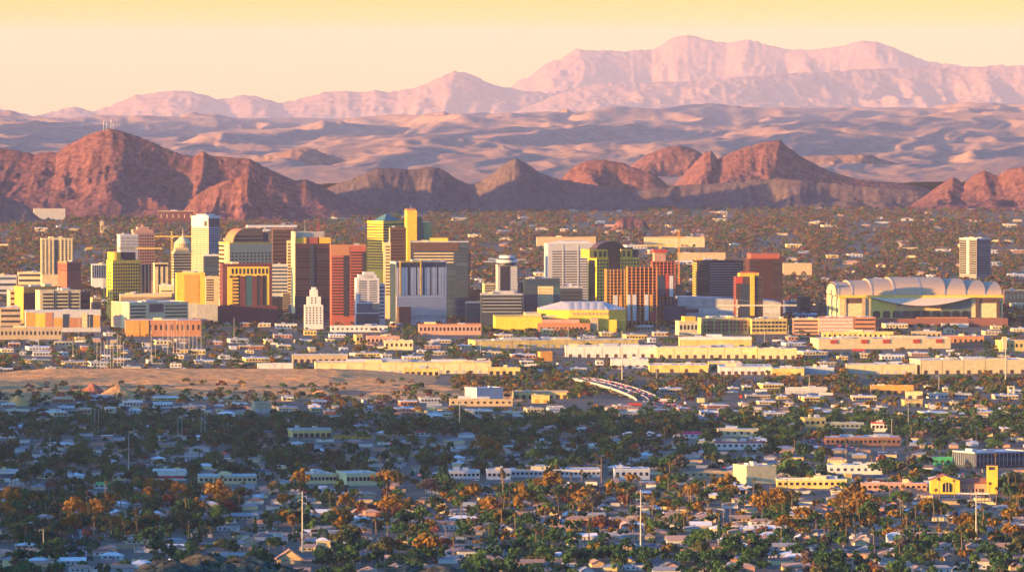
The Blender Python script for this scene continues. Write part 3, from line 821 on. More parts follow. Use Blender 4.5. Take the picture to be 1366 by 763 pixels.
# maroon tower with inset yellow frame
B = Bld('maroon_tower', 'broad maroon tower with a sunken yellow window frame and stepped maroon base', 295, 363, 353, 11080, 2, 6, d=42, wall=MAROON)
B.fbox('inset_frame', YEL, 303, 359, 356, 407, 0.35, 'bright yellow window frame'); B.grid('F', 10, 1, 357.5, 366.5, GL, 0.16, 0.93, 0.55, 0.8, out=0.6)  # sunlit yellow of the inset is put into the frame colour
for a, b in ((306, 310), (315.5, 320), (327.5, 336), (342.5, 347), (350, 354.5)):
    B.fbox('window_strip', GL if a != 327.5 else GLT, a, b, 367.5, 418, 1.0)
for a, b in ((311, 315.3), (320.2, 327.3), (336.2, 342.3), (347.2, 349.8)):
    B.fbox('pier', MAROON, a, b, 368.5, 418, 1.4)
B.fbox('slot_rail', YEL, 304, 309.5, 371, 406, 1.2)  # left rails and spandrels are yellow for the sun on them
for k in range(8):
    B.fbox('spandrel', YEL, 303.5, 318, 371 + k * 4.6, 372.6 + k * 4.6, 1.5)
B.box('base_block', MAROON, B.u(290), B.u(369), -B.d / 2 - 5, -B.d / 2 - 1.5, 0, B.z(408)); B.box('base_block', MAROON, B.u(290), B.u(369), -B.d / 2 - 9, -B.d / 2 - 5.02, 0, B.z(420)); B.roof(ROOFG, 2, MAROON); B.done()
# plain yellow block
B = Bld('blank_block', 'plain ochre block with a blank orange face, left of the maroon tower', 235, 273, 365, 11150, 0, d=30, cat='office block', wall=YEL)
B.fbox('face_panel', ORANGE, 245.5, 265, 366.5, 404, 0.4); B.fbox('lower_panel', GREY, 236, 262, 405, 428, 0.5); B.box('penthouse', CREAM, B.u(244), B.u(260), -6, 6, B.h, B.z(362)); B.box('annex', GREY, B.u(262), B.u(290), -B.d / 2 - 6, -B.d / 2 - 1, 0, B.z(406)); B.roof(ROOFW, 2, YEL)
B = Bld('balcony_block', 'tan apartment block with dark stacked balconies, between the ochre block and the maroon tower', 274, 292, 370, 11350, 0, d=22, cat='apartment block', wall=BEIGE)
B.bands('F', 9, 372, 402, GLP, 0.06, 0.62, 0.55); B.roof(ROOFW, 1, BEIGE)
# brown/yellow gridded tower
B = Bld('gridded_tower', 'yellow gridded tower with dark square windows and a round yellow rooftop drum', 142, 187, 348.5, 11250, 8, 22, wall=YEL)
B.grid('F', 11, 15, 351, 415, GL, 0.0, 1.0, 0.70, 0.66); B.grid('L', 2, 10, 362, 408, GLP, 0.1, 0.9, 0.5, 0.6)
MB().disc(B.u(157), 2, B.h, B.z(336.5), 9.5, 9.5, 24).build('roof_drum', YEL, B.root); B.box('penthouse', DARK, B.u(166.5), B.u(182), -7, 7, B.h, B.z(337)); B.roof(ROOFG, 1, YEL)
B.box('side_wing', DARK, B.w / 2, B.w / 2 + 18, -B.d / 2 + 5, B.d / 2, 0, B.z(354)); B.done()
for k in range(3):
    B.box('pier', BEIGE, B.w / 2 + 3 + k * 5.5, B.w / 2 + 4.2 + k * 5.5, -B.d / 2 + 4.6, -B.d / 2 + 5.2, 0, B.z(354.5))
B = Bld('pale_slab', 'pale yellow slab with two dark vertical strips, right of the yellow gridded tower', 204, 224, 352, 11350, 2, 9, cat='office block', wall=CREAM)
B.fbox('window_strip', GL, 211, 213.2, 354, 392, 0.2); B.fbox('window_strip', GL, 217.5, 219.7, 354, 392, 0.2); B.fbox('top_band', GLP, 206, 223, 352.6, 355.5, 0.3); B.roof(ROOFW, 1, CREAM)
B = Bld('pale_annex', 'small stepped pale annex at the foot of the pale yellow slab', 213, 232, 381, 11250, 0, d=20, cat='office block', wall=CREAM)
B.bands('F', 3, 386, 400, GL, 0.1, 0.9, 0.35); B.roof(ROOFW, 2, WHITE)
# Hyatt-like round topped hotel
B = Bld('round_top_hotel', 'grey hotel tower with a white revolving saucer on top, right of centre', 661, 690, 354, 11300, 3, 10, cat='hotel', wall=GREY)
B.fbox('dark_face', DARK, 667, 680, 355, 392, 0.3); B.bands('F', 11, 356, 392, WHITE, 0.70, 0.99, 0.45, 'balcony', 0.5); B.bands('F', 11, 356, 392, WHITE, 0.02, 0.13, 0.45, 'balcony', 0.5)
cx = B.u(678)
MB().disc(cx, 0, B.h, B.z(350.5), 13, 13, 28).build('neck', DARK, B.root); MB().disc(cx, 0, B.z(350.5), B.z(346.8), 15.3, 14.6, 28).build('saucer', WHITE, B.root); MB().disc(cx, 0, B.z(346.8), B.z(344.8), 13.5, 12.4, 28).build('saucer_window', GL, B.root); MB().disc(cx, 0, B.z(344.8), B.z(341), 11.5, 11, 28).build('drum', WHITE, B.root)
B.roof(ROOFG, 0, GREY)
B = Bld('black_block', 'low black office block with pale ribbon lines, below the saucer-topped hotel', 642, 697, 393, 11000, 0, d=36, cat='office block', wall=DARKB)
B.bands('F', 5, 396, 418, PALEG, 0.02, 0.98, 0.16, 'spandrel', 0.5); B.bands('F', 5, 394, 416, GL, 0.02, 0.98, 0.5); B.box('penthouse', GREY, B.u(658), B.u(686), -8, 8, B.h, B.z(388.5)); B.roof(ROOFG, 2, GREY)
B = Bld('teal_low_block', 'dark teal low block left of the black office block', 622, 646, 404, 11050, 0, d=26, cat='office block', wall=DARKB)
B.bands('F', 4, 407, 424, GLT, 0.05, 0.95, 0.45); B.roof(ROOFG, 2, GREY)
B = Bld('dark_apartment', 'dark glass apartment block with one pale windowed panel on its front', 699, 747, 373, 11050, 0, d=30, cat='apartment block', wall=DARKB)
B.bands('F', 12, 375, 428, GLB, 0.02, 0.36, 0.6); B.bands('F', 12, 375, 428, GLT, 0.83, 0.98, 0.6); B.fbox('pale_panel', CREAM, 717.5, 738, 382, 428, 0.7); B.grid('F', 6, 11, 384, 427, GL, 0.40, 0.80, 0.42, 0.5, out=0.85); B.fbox('top_band', GLB, 702, 746, 374, 380, 0.4); B.roof(ROOFG, 3, DARKB); B.done()
B = Bld('dark_hall', 'dark flat-topped block with rooftop steam vents, right of the dark glass apartments', 747, 777, 384, 11200, 0, d=30, cat='office block', wall=DARKB)
B.bands('F', 3, 388, 402, GL, 0.05, 0.95, 0.4); B.box('vent', WHITE, B.u(757), B.u(763), -4, 4, B.h, B.z(379)); B.box('vent', PALEG, B.u(766), B.u(772), -4, 4, B.h, B.z(381)); B.roof(ROOFW, 1, GREY)
# big pale grey slab
B = Bld('grey_slab', 'big pale grey office slab with even rows of horizontal louvres', 729, 794, 326, 11650, 2, 8, d=40, wall=PALEG)
B.bands('F', 20, 334, 402, GL, 0.09, 0.30, 0.4); B.bands('F', 20, 334, 402, GL, 0.335, 0.62, 0.4); B.bands('F', 20, 334, 402, GL, 0.655, 0.93, 0.4)
MB().extrude_y([(B.u(730), B.h), (B.u(794), B.h), (B.u(785), B.z(322)), (B.u(752), B.z(322))], -B.d / 2 + 3, B.d / 2 - 3).build('roof_cap', WHITE, B.root); B.ribs('F', 2, 327, 402, PALEG, 0.32, 0.64, 1.2); B.roof(ROOFW, 0, PALEG)
# yellow and black tower with domed penthouse
B = Bld('black_gold_tower', 'black and gold gridded tower with a low brown domed top', 784, 853, 344, 11350, 12, 24, wall=YEL)
B.box('setback', DARK, B.u(800) - 3, B.u(846), -B.d / 2 + 4, B.d / 2 - 3, B.h, B.z(331)); w = B.w / 2
B.grid('F', 14, 16, 346, 416, GL, 0.0, 1.0, 0.66, 0.62); B.lbox('side_glass', GL, 785.5, 794, 347, 420, 0.25)
B.fbox('window_bay', GL, 812, 827, 332, 372, 0.6); B.box('frame_bay', YEL, B.u(790) - 4, B.u(811), -B.d / 2 + 1, B.d / 2 - 1, B.h + 0.01, B.z(333)); B.box('frame_bay', YEL, B.u(829), B.u(844), -B.d / 2 + 1, B.d / 2 - 1, B.h + 0.01, B.z(333)); B.box('frame_bay', DARK, B.u(844.1), B.u(852), -B.d / 2 + 1.2, B.d / 2 - 1.2, B.h + 0.01, B.z(334))
for a in (793, 799.5, 805.5, 831, 837.5):
    MB().box(B.u(a), B.u(a + 3.4), -B.d / 2 + 0.7, -B.d / 2 + 1.2, B.z(343), B.z(335)).build('window', GL, B.root)
xa, xb = B.u(798), B.u(836); zt = B.z(331)
prof = [(xa, zt), (xb, zt)] + [(xb - (xb - xa) * k / 12, zt + (B.z(322.5) - zt) * math.sin(math.pi * k / 12) ** 0.6) for k in range(1, 12)]
MB().extrude_y(prof, -10, 10).build('dome_roof', BROWN, B.root); MB().tube((B.u(847), 0, B.z(334)), (B.u(847), 0, B.z(324)), 0.4, 0.2).build('mast', STEEL, B.root); B.done()
# two dark towers right of centre
B = Bld('dark_slab', 'dark office slab with thin pale lines and a lit yellow left edge, behind the grey arena hall', 927, 991, 348, 11450, 3, 8, d=44, wall=DARK)
B.bands('F', 15, 350, 400, GREY, 0.28, 0.99, 0.2, 'spandrel', 0.4); B.bands('F', 15, 350, 400, GL, 0.02, 0.26, 0.6); B.box('penthouse', YEL, B.u(930), B.u(940), -8, 8, B.h, B.z(346)); B.bands('L', 15, 350, 400, YEL, 0.0, 1.0, 0.4, 'spandrel', 0.4); B.roof(ROOFG, 2, BROWN)  # yellow left spandrels put the sunlit edge into colour
B = Bld('red_dark_tower', 'dark tower with a red-lit upper left bay, right of the dark slab', 997, 1044, 346, 11400, 3, 8, d=44, wall=mat('dark_maroon_cladding', (0.055, 0.018, 0.020), var=.1))
B.box('penthouse', REDB, B.u(1002), B.u(1040), -B.d / 2 + 3, B.d / 2 - 3, B.h, B.z(338.5)); B.bands('F', 17, 348, 400, GL, 0.02, 0.16, 0.6); B.bands('F', 17, 348, 400, GLP, 0.17, 0.66, 0.5); B.bands('F', 17, 348, 400, GL, 0.68, 0.98, 0.62); B.roof(ROOFG, 2, MAROON)
# slim red/yellow tower under construction
B = Bld('red_yellow_tower', 'slim unfinished tower with a bright red corner and one yellow lift strip', 979, 1018, 369, 10950, 3, 10, cat='unfinished tower', wall=BROWN)
B.fbox('red_corner', REDP, 981.5, 991, 369.5, 378, 0.4); B.fbox('glass_bay', GLB, 988, 1000.5, 379, 425, 0.3); B.fbox('lift_strip', YEL, 1000.8, 1006.5, 366.5, 421, 1.6); B.bands('F', 14, 371, 424, GLP, 0.02, 0.2, 0.5); B.bands('F', 14, 371, 424, GL, 0.70, 0.98, 0.6)
B.box('roof_frame', YEL, B.u(987), B.u(1013), -B.d / 2 + 2, B.d / 2 - 2, B.h, B.z(364.5)); B.box('roof_slab', REDP, B.u(990), B.u(1010), -B.d / 2 + 4, B.d / 2 - 4, B.z(364.5), B.z(363)); B.ribs('L', 2, 370, 424, REDP, 0.1, 0.9, 1.0)

# open concrete frames under construction
def frame_tower(name, label, x0, x1, yt, yb, Y, floors, cols, left, slab, net, panels, core):
    B = Bld(name, label, x0, x1, yt, Y, left, 11, cat='unfinished tower', body=False)
    w, d = B.w / 2, B.d / 2; zb = max(0, B.z(yb)); p = (B.h - zb) / floors
    me = MB().box(-w, w, -d, d, 0, 0.75).mesh('floor_slab', slab)
    for k in range(floors + 1):
        link('floor_slab', me, B.root, (0, 0, zb + p * k - 0.4))
    cm = MB().box(-0.45, 0.45, -0.45, 0.45, 0, B.h + 2).mesh('column', net)
    for k in range(cols):
        link('column', cm, B.root, (-w + 0.5 + (2 * w - 1) * k / (cols - 1), -d + 0.2, 0))
    for k in range(3):
        link('column', cm, B.root, (-w + 0.3, -d + 2 + (2 * d - 4) * (k + .5) / 3, 0))
    B.box('core', core, -w + 2.2, w - 2.2, -d + 3.5, d - 1, 0, B.h + 1)
    for a, b, c, e, m in panels:
        B.fbox('cladding_panel', m, a, b, c, e, 0.6)
    return B
NETR = mat('red_safety_netting', (0.50, 0.12, 0.05), var=0.2, scale=0.8)
NETO = mat('orange_lit_slab', (0.55, 0.25, 0.07), var=0.15, scale=0.8)  # left frame's orange sunlight put into the slab colour
B = frame_tower('unfinished_tower', 'unfinished orange concrete frame, left half of the construction pair beside the black and gold tower', 806, 834, 361, 430, 11000, 17, 6, 3, NETO, ORANGE, [(818, 824, 394, 428, WHITE), (826, 830, 394, 428, ORANGE)], DARK)
B = frame_tower('unfinished_tower', 'unfinished red concrete frame with white and orange lower panels, beside the orange frame', 835, 877, 357.5, 430, 10950, 18, 8, 2, NETR, ORANGE, [(837, 841, 393, 428, WHITE), (844, 849, 393, 428, WHITE), (860, 865, 393, 428, WHITE), (867, 871, 393, 416, ORANGE), (867, 875, 416, 428, REDP)], DARK)
B = frame_tower('unfinished_tower', 'unfinished red frame with a taller lift core, farthest right of the construction towers', 868, 901, 350, 396, 11150, 12, 7, 2, NETR, NETR, [(893, 898, 368, 396, WHITE), (888, 892, 366, 396, REDP), (876, 887, 368, 394, GLB)], DARK)
B.box('lift_core', PINKB, B.u(873), B.u(888), -6, 6, B.h + 1.2, B.z(337)); B.box('core_formwork', REDP, B.u(871.5), B.u(889.5), -8, 8, B.z(337), B.z(333))

# tower cranes
def crane(label, px, py, Y, a, b, m, mast=True):
    base = pt(px, py, Y); gz = G(base.x, Y)
    r = empty('tower_crane', (base.x, Y, gz)); tag(r, label, 'crane', 'tower cranes over downtown')
    h = base.z - gz; k = Y / FPX
    def lattice(p, q, s, name):
        b_ = MB(); p = Vector(p); q = Vector(q); dd = (q - p); n = max(3, int(dd.length / 5))
        u = Vector((0, 1, 0)); v = dd.normalized().cross(u)
        ch = [u * s + v * s, u * s - v * s, -u * s + v * s, -u * s - v * s]
        for c in ch: b_.tube(p + c, q + c, 0.42, n=4)
        for i in range(n):
            a0 = p + dd * (i / n); a1 = p + dd * ((i + 1) / n)
            b_.tube(a0 + ch[0], a1 + ch[1], 0.26, n=3); b_.tube(a0 + ch[2], a1 + ch[3], 0.26, n=3); b_.tube(a0 + ch[0], a1 + ch[2], 0.26, n=3)
        return b_.build(name, m, r)
    lattice((0, 0, 0), (0, 0, h + 1), 0.9, 'mast')
    lattice((0, 0, h + 1.2), ((b - px) * k, 0, h + 1.2), 0.8, 'jib'); lattice((0, 0, h + 1.2), ((a - px) * k, 0, h + 1.2), 0.8, 'counter_jib')
    lattice((0, 0, h + 2.2), (0, 0, h + 9), 0.5, 'apex')
    MB().box(0.9, 3.0, -1.4, 1.4, h - 1.8, h + 0.2).build('cab', m, r)
    e = a if abs(a - px) < abs(b - px) else b
    MB().box((e - px) * k - 1.6, (e - px) * k + 1.6, -1, 1, h - 2, h + 0.3).build('counterweight', GREY, r)
    bb = MB(); bb.tube((0, 0, h + 9), ((b - px) * k * 0.7, 0, h + 2), 0.12, n=3); bb.tube((0, 0, h + 9), ((a - px) * k * 0.9, 0, h + 2), 0.12, n=3); bb.build('stay', m, r)
CRY = mat('crane_yellow', (0.62, 0.42, 0.08), var=0.08, rough=0.5)
CRO = mat('crane_orange', (0.62, 0.24, 0.05), var=0.08, rough=0.5)
CRW = mat('crane_white', (0.62, 0.55, 0.42), var=0.08, rough=0.5)
crane('orange tower crane over the far trees, right of the construction towers', 905.5, 317.5, 11900, 911, 884, CRO)
crane('yellow tower crane whose long jib crosses behind the black and gold tower', 880, 329, 11300, 902, 846, CRY)
crane('pale tower crane with its long jib in front of the slim red and yellow tower', 983, 408.5, 10900, 957, 1063, CRW)
crane('yellow tower crane with a long jib left of the grey striped block', 139, 332.5, 11950, 114, 216, CRY)
crane('yellow crane with its jib crossing behind the conical roofed tower', 229, 316.5, 12900, 186, 258, CRY)
# ------------------------------------------------------------------ stadium and arenas
def stadium():
    Y = 11050.0; k = Y / FPX
    B = Bld('stadium', 'huge baseball stadium with a ribbed vaulted white roof and a curved white canopy', 1102, 1338, 397, Y, 18, 6, d=170, cat='stadium', wall=BEIGE)
    d = B.d / 2; w = B.w / 2
    zf = B.z
    # vaulted roof in eight telescoping leaves
    ROOF = mat('stadium_roof_sheet', (0.45, 0.31, 0.19), var=0.06, scale=0.3)
    edges = [1119, 1137.5, 1163.5, 1193, 1228, 1262.5, 1290, 1316, 1337.5]
    tops = [378.5, 376.3, 374.2, 372.2, 372.2, 374.2, 376.3, 378.5]
    ze = zf(395.5)
    for i in range(8):
        xa, xb = B.u(edges[i]), B.u(edges[i + 1]) - 0.02
        if i in (0, 1, 2): xb += 1.6
        if i in (5, 6, 7): xa -= 1.6
        rise = zf(tops[i]) - ze - 4; half = d - 4 + (0.25 if i in (3, 4) else 0.12 if i in (2, 5) else 0.0)
        prof = [(-half * math.cos(math.pi * q / 20), ze + (rise + 4) * math.sin(math.pi * q / 20) ** 0.85) for q in range(21)]
        inner = [(y * 0.965, max(ze, z - 2.5)) for y, z in prof]
        m = MB(); n = len(prof)
        for q in range(n - 1):
            a, b_ = prof[q], prof[q + 1]; c, e = inner[q], inner[q + 1]
            m.quad((xa, a[0], a[1]), (xb, a[0], a[1]), (xb, b_[0], b_[1]), (xa, b_[0], b_[1]))
            m.quad((xa, c[0], c[1]), (xa, a[0], a[1]), (xa, b_[0], b_[1]), (xa, e[0], e[1]))
            m.quad((xb, a[0], a[1]), (xb, c[0], c[1]), (xb, e[0], e[1]), (xb, b_[0], b_[1]))
        leaf = m.build('roof_leaf', ROOF, B.root)
        s = MB()
        for q in range(n - 1):
            a, b_ = prof[q], prof[q + 1]
            s.quad((xa - .3, a[0] * 1.006, a[1] + .5), (xa + 1.1, a[0] * 1.006, a[1] + .5), (xa + 1.1, b_[0] * 1.006, b_[1] + .5), (xa - .3, b_[0] * 1.006, b_[1] + .5))
        s.build('seam_truss', STEEL, leaf)
    # the open arched ends
    for xe, s in ((B.u(1119) - 0.6, 1), (B.u(1337.5) + 0.6, -1)):
        m = MB(); g = MB()
        P = [(-(d - 6) * math.cos(math.pi * q / 16), ze + (zf(378) - ze - 1) * math.sin(math.pi * q / 16) ** 0.85) for q in range(17)]
        for q in range(16):
            a, b_ = P[q], P[q + 1]
            m.quad((xe, a[0], a[1]), (xe, b_[0], b_[1]), (xe, b_[0] * 0.9, ze + (b_[1] - ze) * 0.86), (xe, a[0] * 0.9, ze + (a[1] - ze) * 0.86))
            g.quad((xe, a[0] * 0.9, ze + (a[1] - ze) * 0.86), (xe, b_[0] * 0.9, ze + (b_[1] - ze) * 0.86), (xe, b_[0] * 0.9, ze), (xe, a[0] * 0.9, ze))
        m.build('arch_rib', DARKB, B.root); g.build('end_wall', CREAM, B.root)
    B.box('eave', YEL, B.u(1118), B.u(1339), -d - 2.5, -d + 1.0, zf(397.2), zf(394.2))  # eave is yellow where sun strikes it: light as colour
    # front wall pieces
    GT = glass_mat('stadium_glass', (0.10, 0.15, 0.13), 0.3, (0.13, 0.17, 0.14))
    GY = mat('stadium_sunlit_wall', (0.62, 0.47, 0.10), var=0.06)  # sunlit left part of the teal front, light put in as yellow
    B.fbox('glass_wall', GT, 1161.5, 1296, 400, 424, 0.4); B.fbox('lit_wall', GY, 1161.6, 1196, 399, 424.5, 1.2); B.fbox('lit_wall', BEIGE, 1196.2, 1256, 408, 414.5, 1.2)
    for a, b_ in ((1126, 1129), (1150.5, 1154.5), (1302, 1307), (1330, 1334)):
        B.fbox('pilaster', BROWN if a > 1300 else TAN, a, b_, 398, 424, 2.0)
    for a, b_ in ((1129.5, 1150), (1307.5, 1329.5)):
        B.fbox('cream_panel', CREAM, a, b_, 405, 424, 1.0); B.fbox('upper_band', BROWN, a, b_, 398, 404.5, 0.8)
    B.fbox('cream_panel', CREAM, 1296.4, 1301.6, 405, 424, 1.0); B.fbox('side_glass', GT, 1334.5, 1338, 403, 424, 1.0)
    for q in range(10):
        a = 1164.5 + q * 13.2
        m = MB(); xa, xb = B.u(a), B.u(a + 9.6); z0, z1 = zf(423.8), zf(414.8); r = (xb - xa) / 2
        prof = [(xa, z0), (xb, z0), (xb, z1 - 2.2), (xb - 2.2, z1), (xa + 2.2, z1), (xa, z1 - 2.2)]
        m.extrude_y(prof, -d - 1.6, -d - 0.3).build('arched_opening', GL, B.root)
    # the lens shaped canopy: flat top edge, sagging lower edge, leaning out of the wall
    top = []; bot = []
    for q in range(25):
        t = q / 24; a = 1162 + t * 134
        sag = math.sin(math.pi * t)
        top.append((B.u(a), -d - 1.5, zf(396.6) + 0.2)); bot.append((B.u(a), -d - 3.0 - 14 * sag, zf(397.4 + 10.2 * sag)))
    m = MB(); e = MB()
    for q in range(24):
        m.quad(top[q], bot[q], bot[q + 1], top[q + 1])
        a, b_ = bot[q], bot[q + 1]
        e.box(a[0], b_[0] - .01, min(a[1], b_[1]) - 0.5, max(a[1], b_[1]) + 0.8, (a[2] + b_[2]) / 2 - 1.1, (a[2] + b_[2]) / 2 - 0.25)
    c = m.build('canopy', mat('stadium_canopy', (0.56, 0.44, 0.31), var=.05), B.root); e.build('canopy_edge', DARK, c)
    # left wing and brick base
    B.lbox('wing_glass', GT, 1104, 1118, 412, 417, 0.4); B.lbox('wing_panel', CREAM, 1104, 1119, 401, 411, 0.6); B.lbox('wing_panel', CREAM, 1104, 1119, 418, 424, 0.6)
    BASE = mat('stadium_brick_base', (0.22, 0.085, 0.06), var=0.1, scale=0.4)
    B.box('brick_base', BASE, B.u(1124), B.u(1343), -d - 16, -d - 2, 0, zf(424.5))
    B.box('brick_base', BASE, -w - 14, B.u(1124) - .02, -d - 12, d * 0.6, 0, zf(426)); B.box('base_coping', BRICK, B.u(1222), B.u(1290), -d - 16.6, -d - 2.2, zf(424.4), zf(423))
    for q in range(12):
        B.box('base_window', GL if q % 3 else PALEG, B.u(1196 + q * 7.5), B.u(1200.5 + q * 7.5), -d - 16.3, -d - 15.8, zf(436), zf(432.2))
    B.box('entrance', WHITE, B.u(1254), B.u(1290), -d - 22, -d - 16.4, 0, zf(431)); B.box('entrance_glass', GLB, B.u(1256), B.u(1276), -d - 22.3, -d - 22.02, 0.5, zf(434))
stadium()
LAND.append(('the vaulted stadium', 1218, 430))

def arena():
    Y = 10850.0
    B = Bld('arena', 'yellow arena with a low faceted pale roof striped by skylights', 719, 835, 427, Y, 0, 6, d=95, cat='arena', wall=YEL)
    d = B.d / 2; w = B.w / 2; z = B.z; u = B.u
    ROOF = mat('arena_roof', (0.54, 0.49, 0.42), var=0.06, scale=0.3)
    lo = [(u(720), -d + 8), (u(759), -d - 1), (u(812), -d - 1), (u(835.5), -d + 12), (u(835.5), d), (u(720), d)]
    hi = [(u(752), -d + 34), (u(757), -d + 26), (u(805), -d + 26), (u(808), -d + 34), (u(808), d - 20), (u(752), d - 20)]
    zl, zh = z(413.5), z(404.4)
    MB().prism(lo, zl, zh, 0, hi).build('faceted_roof', ROOF, B.root)
    MB().prism([(x * 1.0, y + 1) for x, y in lo], z(427), zl - 0.02).build('upper_wall', YEL, B.root)
    for q in range(5):
        a = 761 + q * 10; m = MB()
        xa, xb = u(a), u(a + 4); xc, xe = u(a - 1 + 0.6 * q), u(a + 3 + 0.6 * q)
        y0, y1 = -d - 0.2, -d + 24; za, zb = zl + 0.45, zl + (zh - zl) * 0.93 + 0.45
        m.quad((xa, y0, za), (xb, y0, za), (xe, y1, zb), (xc, y1, zb)); m.build('skylight', GREY, B.root)
    for q in range(10):
        B.box('louvre', TAN, u(763 + q * 5), u(766.5 + q * 5), -d - 0.5, -d + 0.2, z(420.5), z(417))
    for q in range(5):
        B.box('side_louvre', GREY, u(813 + q * 4.4), u(816 + q * 4.4), -d + 5 + q * 2, -d + 9 + q * 2, z(419.5), z(416.5))
    B.box('forecourt_block', YEL, u(660), u(722), -d - 24, d - 20, 0, z(422)); B.box('forecourt_block', BEIGE, u(701), u(722), -d + 4, d - 20.1, z(422) + .02, z(418))
    B.box('brick_range', BRICK, u(716), u(786), -d - 30, -d - 24.2, 0, z(430)); B.box('brick_range', PINKB, u(722), u(772), -d - 24.1, -d - 1.2, 0, z(425.5)); B.box('stair_tower', TAN, u(787), u(797), -d - 26, -d - 1.3, 0, z(424)); B.box('side_block', YEL, u(797.2), u(822), -d - 20, -d - 1.3, 0, z(426))
    for q in range(12):
        B.box('window', GL, u(720 + q * 5.3), u(722.4 + q * 5.3), -d - 30.2, -d - 29.8, z(438), z(435.5))
    B.box('rooftop_unit', STEEL, u(724), u(742), -d - 22, -d - 14, z(422), z(420.6))
arena()
LAND.append(('the yellow skylit arena', 760, 430))

def hall():
    Y = 11150.0
    B = Bld('arena_hall', 'long grey windowless arena hall behind the slim red and yellow tower', 905, 1041, 408, Y, 0, 6, d=80, cat='arena', wall=PALEG)
    d = B.d / 2; z = B.z; u = B.u
    MB().extrude_y([(u(904), z(409)), (u(1042), z(409)), (u(1042), z(404)), (u(1030), z(401.5)), (u(925), z(397)), (u(904), z(396.5))], -d - 2, d).build('sloped_roof', ROOFG, B.root)
    B.fbox('upper_panel', PALEG, 906, 1041, 409.2, 417.5, 0.6); B.fbox('lower_band', GREY, 926, 1041, 418, 424, 0.9); B.fbox('dark_entrance', GLB, 915, 932, 412, 417, 1.0)
    B.box('dark_wing', DARKB, u(876), u(904.5), -d + 6, d - 4, 0, z(399)); B.box('dark_wing', DARKB, u(886), u(914), -d - 10, -d - 2.2, 0, z(408)); B.box('glass_wing', GLB, u(888), u(903), -d - 10.3, -d - 10.02, 2, z(411))
    for q in range(9):
        B.box('panel_joint', GREY, u(935 + q * 12), u(935.5 + q * 12), -d - 0.75, -d - 0.62, z(417.4), z(409.3))
hall()

# ------------------------------------------------------------------ low buildings given one by one
HERO = []         # picture rectangles kept clear of scattered trees
def low(name, label, x0, x1, yt, yb, left=0, wall=CREAM, roof=ROOFW, d=40, cat='warehouse', par=None, doors=0, wins=0, bands=0, units=2, th=12, group=None, wm=None, dm=None):
    Y = Yg(yb)
    B = Bld(name, label, x0, x1, yt, Y, left, th, d=d, cat=cat, wall=wall, group=group)
    B.roof(roof, units, par if par is not None else wall, ph=0.7, over=0.25)
    H = B.h
    if doors > 2 and x1 - x0 > 40:
        me = MB().box(-.25, .25, -.18, .2, 0, H).mesh('wall_pilaster', TAN)
        for q in range(int(doors / 2) + 1):
            link('wall_pilaster', me, B.root, (B.u(x0 + left + (x1 - x0 - left) * min(.995, max(.005, q / (int(doors / 2))))), -B.d / 2, 0))
        me = MB().box(-1.2, 1.2, -.9, .9, 0, 1.5).mesh('roof_vent', STEEL)
        rv = random.Random(x0)
        for q in range(int((x1 - x0) / 12)):
            link('roof_vent', me, B.root, (rv.uniform(-.46, .46) * B.w, rv.uniform(-.42, .1) * B.d, H + .13))
    if doors:
        for q in range(doors):
            a = B.u(x0 + left + (x1 - x0 - left) * (q + 0.5) / doors)
            B.box('dock_door', dm or GREY, a - 2.0, a + 2.0, -B.d / 2 - 0.2, -B.d / 2 + 0.3, 0.35, min(4.6, H * 0.6))
    if wins:
        for q in range(wins):
            a = B.u(x0 + left + (x1 - x0 - left) * (q + 0.5) / wins)
            B.box('window', wm or GL, a - 1.3, a + 1.3, -B.d / 2 - 0.15, -B.d / 2 + 0.3, H * 0.42, H * 0.74)
    for q in range(bands):
        p = H / bands
        B.box('window_band', wm or GL, -B.w / 2 + 1, B.w / 2 - 1, -B.d / 2 - 0.15, -B.d / 2 + 0.3, p * q + p * 0.35, p * q + p * 0.75)
    HERO.append((x0, x1, yt, yb))
    return B

# left civic group
B = low('civic_block', 'white corner block at the left edge of the civic group', 11, 25, 388, 431, 2, CREAM, bands=6, cat='office block', d=20)
B = low('civic_block', 'dark purple fronted block under an orange top band, far left', 26, 82, 383, 432, 5, ORANGE, cat='office block', d=40, th=20)
B.fbox('dark_front', MAROON, 31, 53, 391, 413, 0.6); B.fbox('top_band', ORANGE, 31, 82, 383.5, 390.5, 0.9)
B = low('striped_civic_block', 'pale yellow office block of three bays with dark ribbon windows, far left', 52, 107, 388, 434, 1, CREAM, cat='office block', d=30)
for a, b in ((57, 71), (74, 90), (93, 105)):
    for q in range(5):
        B.fbox('window_band', GL, a, b, 391.5 + q * 4.7, 394 + q * 4.7, 0.3)
for a in (71.5, 91):
    B.fbox('bay_joint', DARK, a, a + 1.6, 388, 415, 0.5)
B = low('maroon_annex', 'small maroon block at the right end of the striped civic block', 108, 120, 390, 433, 0, MAROON, cat='office block', d=20, bands=5)
B = low('museum', 'long low hall faced with orange, yellow and grey panels, far left', 34, 134, 415, 443, 0, PALEG, cat='hall', d=40)
for a, b, c, m in ((34, 46, 417, ORANGE), (46.5, 60, 418, YEL), (60.5, 70, 417, BRICK), (71, 83, 424, ORANGE), (92, 108, 424, BRICK), (109, 116, 418, CREAM), (124, 133, 421, ORANGE), (83.5, 91.5, 419, GLB), (116.5, 123.5, 420, GLB)):
    B.fbox('facade_panel', m, a, b, c, 437, 0.5)
B = low('parking_garage', 'brown open parking garage at the left edge', 0, 27, 411, 440, 0, TAN, cat='parking garage', d=40, bands=4, wm=DARK)
B = low('arcade', 'long tan arcaded hall at the far left edge, low and pierced by dark arches', -6, 82, 438, 453, 0, TAN, cat='arcade', d=24, wins=16, wm=DARK)
